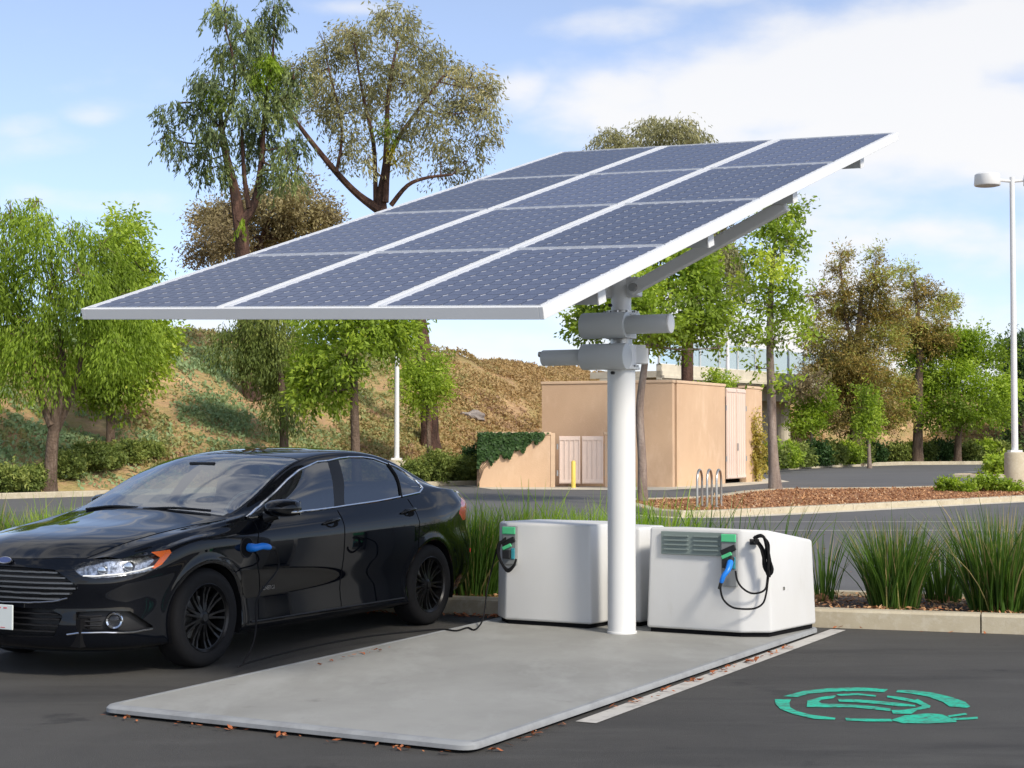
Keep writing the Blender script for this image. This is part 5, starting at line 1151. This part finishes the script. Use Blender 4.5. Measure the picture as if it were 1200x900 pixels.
def make_car():
    car = empty('sedan_car', CAR_O, CAR_RZ); tag(car, 'black four door sedan parked beside the plate with a blue plug in its wing', 'car')
    sq, G = build_band(); kq, vq, T = build_top()
    ns, nv = G.shape[:2]
    # flared arch lips
    for cx in (0.0, 2.85):
        rr = np.hypot(G[..., 0] - cx, G[..., 2] - .335); lip = np.exp(-((rr - .385) / .03) ** 2) * .010 * (G[..., 1] > .7); G[..., 1] += lip
    # soft feature line low on the doors
    A = np.stack([np.repeat(sq[:, None], nv, 1), G[..., 2]], 2)
    circ = lambda cs, r_: [(cs + r_ * math.cos(a), .335 + r_ * math.sin(a)) for a in np.linspace(0, 2 * math.pi, 49)[:-1]]
    sx = lambda x: float(np.interp(x, G[90:330, 40, 0], sq[90:330]))
    polys = {'archF': circ(sx(0), .368), 'archR': circ(sx(2.85), .368),
        'headlight': [(.515, .720), (.59, .750), (.80, .772), (1.0, .795), (1.20, .815), (1.215, .790), (1.08, .694), (.97, .674), (.82, .658), (.68, .648), (.585, .668)],
        'grille': [(-.05, .716), (.20, .712), (.40, .703), (.47, .668), (.575, .592), (.50, .522), (.40, .500), (.20, .486), (-.05, .482)],
        'lower': [(-.05, .452), (.38, .452), (.47, .410), (.41, .275), (-.05, .262)],
        'fog': [(.555, .435), (.72, .442), (.90, .432), (1.075, .318), (.90, .308), (.56, .330)],
        'tail': [(4.93, .905), (5.03, .985), (5.14, 1.03), (5.36, 1.02), (5.50, .985), (5.50, .89), (5.30, .85), (5.05, .835)],
        'door_front': [(2.125, 1.2), (2.115, .94), (2.045, .74), (2.13, .49), (2.11, .272), (3.115, .250), (3.115, .60), (3.155, 1.2)],
        'door_rear': [(3.155, 1.2), (3.115, .60), (3.115, .250), (3.99, .262), (4.03, .40), (4.17, .66), (4.195, .86), (4.10, 1.2)]}
    G2, ids, names = split(G, A, polys); idx = {n_: i + 1 for i, n_ in enumerate(names)}
    N = grid_normals(G2)
    # roof / bonnet / glass patch
    AT = np.stack([T[..., 0], T[..., 2]], 2)
    glassF = [(.50, .985), (.72, .993), (1.0, 1.001), (1.30, 1.007), (1.56, 1.016), (1.600, 1.10), (1.665, 1.22), (1.740, 1.368), (1.60, 1.362), (1.317, 1.302), (1.13, 1.235), (.957, 1.160), (.72, 1.062)]
    glassR = [(1.700, 1.024), (2.16, 1.045), (2.49, 1.068), (2.53, 1.16), (2.56, 1.245), (2.565, 1.332), (2.40, 1.376), (2.241, 1.391), (2.05, 1.393), (1.90, 1.385), (1.815, 1.22), (1.735, 1.10)]
    glassQ = [(2.515, 1.070), (2.80, 1.094), (2.885, 1.128), (2.872, 1.190), (2.80, 1.256), (2.70, 1.305), (2.592, 1.334), (2.585, 1.245), (2.555, 1.16)]
    pillar = [(1.56, 1.016), (1.700, 1.024), (1.735, 1.10), (1.815, 1.22), (1.90, 1.385), (1.740, 1.368), (1.665, 1.22), (1.600, 1.10)]
    side = np.zeros(T.shape[:2], bool); side[:, :] = (vq < 2.35)[None, :]
    T2, tid, tn = split(T, np.where(side[..., None], AT, 99.0), {'glassF': glassF, 'glassR': glassR, 'glassQ': glassQ, 'pillar': pillar})
    ti = {n_: i + 1 for i, n_ in enumerate(tn)}
    kc = ((kq[:-1] + kq[1:]) / 2)[:, None] * np.ones((1, len(vq) - 1)); vc = ((vq[:-1] + vq[1:]) / 2)[None, :] * np.ones((len(kq) - 1, 1))
    wind = (tid == 0) & (kc > 4.10) & (kc < 7.25) & (vc > 2.72 + np.clip(4.45 - kc, 0, 1) * .4); border = (tid == 0) & (kc > 3.98) & (kc < 7.32) & (vc > 2.50) & ~wind
    back = (tid == 0) & (kc > 10.45) & (kc < 13.05) & (vc > 3.05)
    hood = (tid == 0) & (kc < 3.98) & (vc > 2.2 - .0 * kc)
    fend = (tid == 0) & (kc < 3.98) & ~hood
    boot = (tid == 0) & (kc > 13.25) & (vc > 2.9)
    rest = (tid == 0) & ~wind & ~border & ~back & ~hood & ~boot
    body_b = ids == 0
    pieces = []
    for s in (1, -1):
        V, F, _ = sub_mesh(G2, body_b, s); pieces.append((V, F)); V, F, _ = sub_mesh(T2, rest, s); pieces.append((V, F))
    body = weld('body', pieces, M['car_paint'], car)
    weld('bonnet', [sub_mesh(T2 + np.array([0, 0, .003]), hood, s)[:2] for s in (1, -1)], M['car_paint'], car)
    weld('boot_lid', [sub_mesh(T2 + np.array([0, 0, .002]), boot, s)[:2] for s in (1, -1)], M['car_paint'], car)
    weld('windscreen', [sub_mesh(T2, wind, s)[:2] for s in (1, -1)], M['glass_wind'], car)
    weld('windscreen_border', [sub_mesh(T2, border, s)[:2] for s in (1, -1)], M['car_black'], car)
    weld('rear_window', [sub_mesh(T2, back, s)[:2] for s in (1, -1)], M['glass_tint'], car)
    # surface lookup for trims: chart point -> 3D
    fl = T.reshape(-1, 3); sideflat = np.repeat(side.reshape(-1), 1)
    def surf_top(x, z):
        d = (fl[:, 0] - x) ** 2 + (fl[:, 2] - z) ** 2 + np.where(sideflat, 0, 9); k = np.argsort(d)[:4]; w = 1 / (d[k] + 1e-7); return np.array([x, (fl[k, 1] * w).sum() / w.sum(), z])
    Af = A.reshape(-1, 2); Gf = G.reshape(-1, 3); Nf = N.reshape(-1, 3)
    def surf_band(s_, z, out=0.0):
        d = (Af[:, 0] - s_) ** 2 + (Af[:, 1] - z) ** 2; k = np.argsort(d)[:4]; w = 1 / (d[k] + 1e-7); w /= w.sum(); p = (Gf[k] * w[:, None]).sum(0); n_ = (Nf[k] * w[:, None]).sum(0)
        if n_[1] < 0 and p[1] > .3 or (p[1] <= .3 and n_[0] * (1 if p[0] > 1 else -1) < 0): n_ = -n_
        return p + n_ * out, n_
    def dense(poly, closed=True, step=.03):
        out = []; m = len(poly)
        for i in range(m if closed else m - 1):
            a, b = np.array(poly[i]), np.array(poly[(i + 1) % m]); k = max(1, int(np.hypot(*(b - a)) / step))
            for q in range(k): out.append(a + (b - a) * q / k)
        if not closed: out.append(np.array(poly[-1]))
        return out
    def shut_line(parent, poly, s, closed=False):
        mb = MB(); P = [surf_band(a, z, .0008)[0] * np.array([1, s, 1]) for a, z in dense(poly, closed)]; mb.tube(P, .0032, 5, cap=False); mb.build('shut_line', M['dark_gap'], parent)
    outline = glassF[:5] + [(1.70, 1.024)] + glassR[1:3] + glassQ[1:7] + glassR[5:10] + glassF[7:]
    for s in (1, -1):
        near_side = s < 0
        for key, gl in (('door_front', 'glassF'), ('door_rear', 'glassR')):
            V, F, _ = sub_mesh(G2, ids == idx[key], s); d_ = weld('door', [(V, F)], M['car_paint'], car)
            V, F, _ = sub_mesh(T2, tid == ti[gl], s); weld('window', [(V, F)], M['glass_tint'], d_)
            po = polys[key]; line = [(a, min(z, 1.0)) for a, z in po]
            if key == 'door_front': shut_line(d_, [(2.118, .958), (2.115, .94), (2.045, .74), (2.13, .49), (2.11, .272), (3.115, .250), (3.115, .60), (3.14, .995)], s)
            else: shut_line(d_, [(3.115, .250), (3.99, .262), (4.03, .40), (4.17, .66), (4.195, .86), (4.14, 1.05)], s)
            # handle
            a0, z0 = ((2.98, .915) if key == 'door_front' else (4.06, .952)); mb = MB(); H = []
            for k, t in enumerate(np.linspace(-1, 1, 9)): H.append(surf_band(a0 + t * .115, z0 + t * .010, .004 + .030 * (1 - t ** 4))[0] * np.array([1, s, 1]))
            h_ = mb.tube(H, [.008, .011, .013, .014, .014, .014, .013, .011, .008], 10).build('handle', M['car_paint'], d_, smooth=True)
            for k in range(len(h_.data.vertices)): pass
            cup = [surf_band(a0 + .085 * math.cos(t), z0 - .012 + .030 * math.sin(t), .0012)[0] * np.array([1, s, 1]) for t in np.linspace(0, 2 * math.pi, 21)[:-1]]
            mesh_obj('handle_cup', cup, [tuple(range(20)) if s < 0 else tuple(range(20))[::-1]], M['dark_gap'], d_)
        V, F, _ = sub_mesh(T2, tid == ti['glassQ'], s); weld('quarter_window', [(V, F)], M['glass_tint'], car)
        V, F, _ = sub_mesh(T2, tid == ti['pillar'], s); weld('pillar', [(V, F)], M['car_black'], car)
        P = [surf_top(x, z) * np.array([1, s, 1]) + np.array([0, s * .004, .002]) for x, z in dense(outline)]
        MB().tube(P + P[:1], .0085, 6, cap=False).build('window_trim', M['chrome'], car, smooth=True)
        q = [surf_top(x, z) * np.array([1, s, 1]) + np.array([0, s * .003, 0]) for x, z in dense([(2.503, 1.069), (2.542, 1.16), (2.573, 1.245), (2.578, 1.333)], False)]
        MB().tube(q, .016, 6).build('window_divider', M['car_black'], car, smooth=True)
        q = [surf_top(x, z) * np.array([1, s, 1]) + np.array([0, s * .003, 0]) for x, z in dense([(.745, .994), (.775, 1.04), (.80, 1.082)], False)]
        MB().tube(q, .013, 6).build('window_divider', M['car_black'], car, smooth=True)
        # lamps
        V, F, us = sub_mesh(G2, ids == idx['headlight'], s); nn = N.reshape(-1, 3)[us] * np.array([1, s, 1]); nn[(nn[:, 0] > 0) & (V[:, 0] < -.3)] *= 1
        inward = np.array([.6, -.75 * s, 0]) * .05
        hb = recess('headlight', V, F, inward, M['reflector'], car)
        l_ = weld('lens', [(V, F)], M['lens'], hb)
        for a0, z0, r_ in ((.72, .700, .030), (.90, .722, .034)):
            p, n_ = surf_band(a0, z0, -.035); p = p * np.array([1, s, 1]); n_ = Vector((n_[0], n_[1] * s, n_[2] * .2)).normalized(); f0 = Vector((-.9, .3 * s, 0)).normalized()
            MB().tube([Vector(p) - f0 * .02, Vector(p) + f0 * .018, Vector(p) + f0 * .022], [r_, r_, r_ * .8], 20).build('projector', M['chrome'], hb, smooth=True)
            MB().tube([Vector(p) + f0 * .018, Vector(p) + f0 * .028, Vector(p) + f0 * .033], [r_ * .78, r_ * .6, r_ * .1], 18).build('bulb_lens', M['lens'], hb, smooth=True)
        strip = [(.60, .665), (.70, .664), (.84, .674), (.97, .692), (1.06, .712)]
        MB().tube([surf_band(a, z, -.004)[0] * np.array([1, s, 1]) for a, z in dense(strip, False)], .006, 6).build('light_strip', M['white_paint'], hb, smooth=True)
        am = [(1.075, .800), (1.20, .812), (1.205, .792), (1.12, .722), (1.065, .697), (1.045, .703), (1.115, .765)]
        aV = [surf_band(a, z, .002)[0] * np.array([1, s, 1]) for a, z in am]; mesh_obj('turn_signal', aV, [tuple(range(7)) if s < 0 else tuple(range(7))[::-1]], M['amber'], hb)
        V, F, us = sub_mesh(G2, ids == idx['tail'], s); weld('tail_light', [(V, F)], M['red_lens'], car)
        # fog pocket
        V, F, us = sub_mesh(G2, ids == idx['fog'], s); fp = recess('fog_pocket', V, F, np.array([.05, -.03 * s, 0]), M['car_black'], car)
        p, n_ = surf_band(.80, .378, -.018); p = Vector((p[0], p[1] * s, p[2])); f0 = Vector((-.80, .60 * s, 0)).normalized(); Mx = Matrix.Translation(p) @ f0.to_track_quat('Z', 'Y').to_matrix().to_4x4()
        MB().lathe([(.040, -.02), (.040, .012), (.050, .02), (.056, .012), (.052, -.02)], 28, Mx).build('fog_ring', M['chrome'], fp, smooth=True)
        MB().lathe([(0, .008), (.030, .004), (.041, -.004)], 24, Mx).build('fog_lamp', M['lens'], fp, smooth=True)
        MB().lathe([(0, -.015), (.035, -.012), (.041, -.005)], 24, Mx).build('fog_bowl', M['car_black'], fp, smooth=True)
        MB().tube([surf_band(a, z, .003)[0] * np.array([1, s, 1]) for a, z in dense([(.50, .292), (.60, .305), (.75, .300), (.92, .296), (1.06, .306)], False)], .006, 6).build('splitter_trim', M['chrome'], fp, smooth=True)
        for k in range(3): MB().tube([surf_band(a, .345 + .032 * k, -.02)[0] * np.array([1, s, 1]) for a in np.linspace(.575, .715, 6)], .005, 5).build('fog_slat', M['car_black'], fp)
        # wheel wells
        for cx in (0.0, 2.85):
            mb = MB(); n_ = 24; V = []; F = []
            for k in range(n_ + 1):
                a = math.pi * (-.12 + 1.24 * k / n_)
                for y in (.60, .90): V.append((cx + .372 * math.cos(a), y * s, .335 + .372 * math.sin(a)))
            for k in range(n_): F.append((2 * k, 2 * k + 1, 2 * k + 3, 2 * k + 2))
            F.append(tuple(2 * k for k in range(n_ + 1))); mesh_obj('wheel_liner', V, F, M['dark_gap'], car)
        # mirror
        m0 = Vector((.72, .985 * s, 1.045)) if near_side else Vector((.98, .90 * s, 1.045)); V = []; F = []; ns_ = 16; prof = [(-.155, .25), (-.13, .62), (-.08, .9), (0, 1.0), (.06, .97), (.085, .88), (.092, .80)]
        for dx, k in prof:
            for q in range(ns_):
                a = 2 * math.pi * q / ns_; cy, cz = math.cos(a), math.sin(a); e = .72
                V.append(m0 + Vector((dx + .035 * (cy * s) * 0 + .03 * cy * -1 * 0, (abs(cy) ** e) * math.copysign(1, cy) * .118 * k * s, (abs(cz) ** e) * math.copysign(1, cz) * (.070 if cz > 0 else .060) * k + .015 * (dx < 0) * 0)))
        for i in range(len(prof) - 1):
            for q in range(ns_): F.append((i * ns_ + q, i * ns_ + (q + 1) % ns_, (i + 1) * ns_ + (q + 1) % ns_, (i + 1) * ns_ + q))
        F.append(tuple(range(ns_))); F.append(tuple((len(prof) - 1) * ns_ + q for q in range(ns_)))
        mir = MB().add(V, F).build('wing_mirror', M['car_paint'], car, smooth=True)
        MB().tube([Vector((m0.x - .02, .845 * s, .975)), Vector((m0.x - .01, .89 * s, .985)), m0 + Vector((.01, -.05 * s, -.045))], [.042, .030, .034], 12).build('mirror_arm', M['car_black'], mir, smooth=True)
        MB().tube([m0 + Vector((-.10, .06 * s, -.020)), m0 + Vector((-.02, .112 * s, -.022)), m0 + Vector((.07, .106 * s, -.022))], .009, 8).build('indicator', M['chrome'], mir, smooth=True)
        mg = MB().box(m0 + Vector((.094, 0, 0)), (.002, .085, .048)).build('mirror_glass', M['chrome'], mir)
        # rear reflector
        p, n_ = surf_band(5.36, .56, .002); MB().box(p * np.array([1, s, 1]), (.012, .03, .018)).build('reflector', M['red_lens'], car)
        # sill strip
        MB().tube([surf_band(a, .262, .004)[0] * np.array([1, s, 1]) for a in np.linspace(2.02, 3.98, 30)], .007, 6).build('sill_trim', M['car_black'], car, smooth=True)
    # grille and lower intake
    for key, off, nm in (('grille', .05, 'grille'), ('lower', .06, 'lower_intake')):
        Vs = [sub_mesh(G2, ids == idx[key], s)[:2] for s in (1, -1)]
        V = np.concatenate([Vs[0][0], Vs[1][0]]); F = np.concatenate([Vs[0][1], Vs[1][1] + len(Vs[0][0])])
        bm_ = mesh_obj('tmp', V, F, None); b_ = bmesh.new(); b_.from_mesh(bm_.data); bmesh.ops.remove_doubles(b_, verts=b_.verts, dist=.0006); b_.verts.index_update(); V = np.array([v.co for v in b_.verts]); F = [[v.index for v in f.verts] for f in b_.faces]; b_.free(); bpy.data.objects.remove(bm_)
        gr = recess(nm, V, F, np.array([off, 0, 0]), M['car_black'], car)
        zs = (.512, .547, .582, .617, .652, .687) if key == 'grille' else (.305, .345, .385, .420)
        for z in zs:
            ss = np.linspace(0, .62, 63); ok = [a for a in ss if inpoly(np.array([a, z]), polys[key])]; lim = max(ok) - .006
            P = [surf_band(abs(a), z, -.014)[0] * np.array([1, 1 if a >= 0 else -1, 1]) for a in np.linspace(-lim, lim, 33)]
            hh = .0105 if key == 'grille' else .006; V = []; F = []
            for p in P: V += [p + np.array([-.004, 0, -hh * .5]), p + np.array([-.004, 0, hh * .5]), p + np.array([.02, 0, hh]), p + np.array([.02, 0, -hh])]
            for i in range(len(P) - 1): F += [(i * 4 + a, i * 4 + (a + 1) % 4, (i + 1) * 4 + (a + 1) % 4, (i + 1) * 4 + a) for a in range(4)]
            MB().add(V, F).build('grille_bar', M['grille_bar' if key == 'grille' else 'car_black'], gr)
    rim = [(0, .482), (.20, .486), (.40, .500), (.50, .522), (.575, .592), (.47, .668), (.40, .703)]
    Pr = [surf_band(a, z, .002)[0] for a, z in dense(rim, False)]; Pl = [p * np.array([1, -1, 1]) for p in Pr]
    MB().tube(Pl[:len(Pl) * 2 // 3][::-1] + Pr[1:len(Pr) * 2 // 3], .006, 6).build('grille_trim', M['grille_bar'], car, smooth=True)
    # emblem
    p, n_ = surf_band(0, .745, .008); c0 = Vector((-.945, 0, .752)); nz = Vector((-.88, 0, .47)).normalized(); up = nz.cross(Vector((0, 1, 0))).normalized(); up = up if up.z > 0 else -up
    def oval(a, b, h): return [c0 + nz * h + Vector((0, 1, 0)) * a * math.cos(t) + up * b * math.sin(t) for t in np.linspace(0, 2 * math.pi, 33)[:-1]]
    em = MB().add(oval(.057, .023, -.012) + oval(.057, .023, .004), [tuple(range(32, 64))] + [(i, (i + 1) % 32, 32 + (i + 1) % 32, 32 + i) for i in range(32)]).build('emblem', M['chrome'], car)
    MB().add(oval(.054, .0205, .0045) + oval(.054, .0205, .006), [tuple(range(32, 64))] + [(i, (i + 1) % 32, 32 + (i + 1) % 32, 32 + i) for i in range(32)]).build('emblem_face', M['emblem_blue'], em)
    # plate
    px_ = -1.004; pl = MB().box((px_, .017, .392), (.006, .153, .080)).build('number_plate', M['plate_white'], car, bevel=.004)
    for y0, z0, w_, h_ in ((-.09, .452, .030, .007), (-.045, .452, .010, .008), (-.015, .452, .014, .007), (.02, .452, .012, .008), (.055, .453, .018, .007), (.10, .452, .024, .007), (-.07, .326, .04, .004), (.01, .326, .03, .004), (.08, .326, .03, .004)):
        MB().box((px_ - .0072, y0 + .017, z0), (.0008, w_ / 2, h_ / 2)).build('plate_print', M['plate_red'], pl)
    MB().box((px_ + .016, .017, .392), (.010, .13, .06)).build('plate_bracket', M['car_black'], car)
    # wipers
    for y0, y1 in ((-.05, -.60), (.52, .02)):
        P = [Vector((.31 + .05 * abs(y0), y0, 1.040 - .03 * abs(y0))), Vector((.325, (y0 + y1) / 2, 1.050)), Vector((.33 + .10 * abs(y1), y1, 1.046 - .02 * abs(y1)))]; MB().tube(smooth_path(P), .010, 6).build('wiper', M['car_black'], car)
    # cabin
    MB().box((.72, 0, .88), (.34, .72, .10)).build('dashboard', M['dash'], car, bevel=.05)
    for y in (-.37, .37):
        st = MB().box((1.62, y, .58), (.27, .25, .10)).build('seat', M['seat'], car, bevel=.05); MB().box((1.92, y, .90), (.08, .24, .32), M=Matrix.Rotation(R(14), 3, 'Y')).build('seat_back', M['seat'], st, bevel=.05); MB().box((2.00, y, 1.27), (.045, .13, .085)).build('headrest', M['seat'], st, bevel=.03)
    rs = MB().box((2.55, 0, .60), (.27, .66, .11)).build('rear_seat', M['seat'], car, bevel=.05); MB().box((2.86, 0, .90), (.08, .64, .28), M=Matrix.Rotation(R(20), 3, 'Y')).build('seat_back', M['seat'], rs, bevel=.05)
    MB().lathe([(.185, -.012), (.197, 0), (.185, .012), (.173, 0)], 28, Matrix.Translation((1.06, -.37, .98)) @ Matrix.Rotation(R(-65), 4, 'Y'), close=True).build('steering_wheel', M['dash'], car, smooth=True)
    MB().box((1.02, 0, 1.335), (.015, .12, .03)).build('rear_view_mirror', M['car_black'], car, bevel=.008)
    MB().box((1.40, 0, .36), (1.9, .60, .10)).build('underbody', M['dark_gap'], car); MB().box((1.42, 0, .31), (.93, .80, .10)).build('floor_pan', M['dark_gap'], car)
    MB().box((-.66, 0, .30), (.20, .58, .09)).build('under_tray', M['dark_gap'], car); MB().box((3.46, 0, .40), (.22, .60, .12)).build('rear_tray', M['dark_gap'], car)
    MB().box((-.30, 0, .62), (.45, .55, .12)).build('engine_block', M['dark_gap'], car)
    MB().box((3.35, 0, .70), (.35, .58, .22)).build('boot_floor', M['dark_gap'], car)
    # door badge
    p, n_ = surf_band(2.26, .493, .003); cu = bpy.data.curves.new('badge', 'FONT'); cu.body = 'ENERGI'; cu.size = .040; cu.extrude = .0015; to = bpy.data.objects.new('badge', cu); col.objects.link(to)
    dg = bpy.context.evaluated_depsgraph_get(); me = bpy.data.meshes.new_from_object(to.evaluated_get(dg)); bpy.data.objects.remove(to); me.materials.clear(); me.materials.append(M['chrome'])
    bo = bpy.data.objects.new('door_badge', me); col.objects.link(bo); bo.parent = car; bo.matrix_local = Matrix.Translation((p[0] - .10, -p[1] - .001, p[2] - .02)) @ Matrix.Rotation(R(90), 4, 'X')
    # charge port on the viewer's side wing
    p, n_ = surf_band(1.945, .785, .0); pc = Vector((p[0], -p[1], p[2])); f0 = Vector((n_[0], -n_[1], n_[2])).normalized(); Mx = Matrix.Translation(pc) @ f0.to_track_quat('Z', 'Y').to_matrix().to_4x4()
    port = MB().lathe([(.066, .002), (.070, .004), (.074, .001)], 28, Mx).build('charge_port', M['car_black'], car, smooth=True)
    MB().lathe([(0, .0025), (.066, .0025)], 28, Mx).build('port_socket', M['dark_gap'], port)
    # wheels
    w0 = make_wheel(); first = True
    for cx in (0.0, 2.85):
        for s in (-1, 1):
            w = w0 if first else copy_tree(w0); first = False; w.parent = car
            w.matrix_local = Matrix.Translation((cx, .800 * s, .335)) @ Matrix.Rotation(R(90) * (1 if s < 0 else -1), 4, 'X') @ Matrix.Rotation(rng.uniform(0, .3), 4, 'Z')
    return car, pc, f0
car, PORT, PORTN = make_car()
bpy.context.view_layer.update()
def car_cable():
    Mw = Matrix.Translation(CAR_O) @ Matrix.Rotation(CAR_RZ, 4, 'Z'); p = Mw @ PORT; n_ = (Mw.to_3x3() @ PORTN).normalized(); rear = Mw.to_3x3() @ Vector((1, 0, 0))
    root = empty('charging_cable', p); tag(root, 'black charging cable with blue connector plugged into the car wing', 'cable')
    plug_handle(root, p, [p + n_ * .02 - Vector((0, 0, .0)), p + n_ * .075, p + n_ * .10 + rear * .05 + Vector((0, 0, .008)), p + n_ * .105 + rear * .125 + Vector((0, 0, -.005))], .024)
    q = p + n_ * .105 + rear * .13
    g0 = gp(284, 779, .058); L = [q, q + rear * .06 + Vector((0, 0, -.03)), q + rear * .085 + Vector((0, 0, -.16)), at(302, 700, g0.y + .15), at(300, 735, g0.y + .1), at(296, 755, g0.y + .06), at(287, 774, g0.y + .02), g0, gp(279, 781, .058), gp(300, 774, .058), gp(360, 759, .058), gp(430, 746, .058), gp(500, 738.5, .058), gp(520, 737.5, .058), gp(535, 739, .058), gp(548, 735.5, .058), gp(556, 738, .058), gp(564, 730, .085), at(568, 715, 13.15), at(571, 690, 13.2), at(576, 668, 13.22), at(582, 645, 13.2), at(588, 634, 13.12)]
    MB().tube(smooth_path([a - p for a in L]), .0065, 8).build('lead', M['cable'], root, smooth=True)
    for k in range(3):
        loop = [at(593, 630 + 2 * k, 13.05), at(587 - k, 636, 13.05), at(585 - k, 648, 13.06), at(588, 659 + k, 13.06), at(595, 667 + 1.5 * k, 13.04), at(602, 662 + k, 13.02), at(605, 655, 13.02)]
        MB().tube(smooth_path([a - p for a in loop]), .008, 7).build('coil_turn', M['cable'], root, smooth=True)
car_cable()
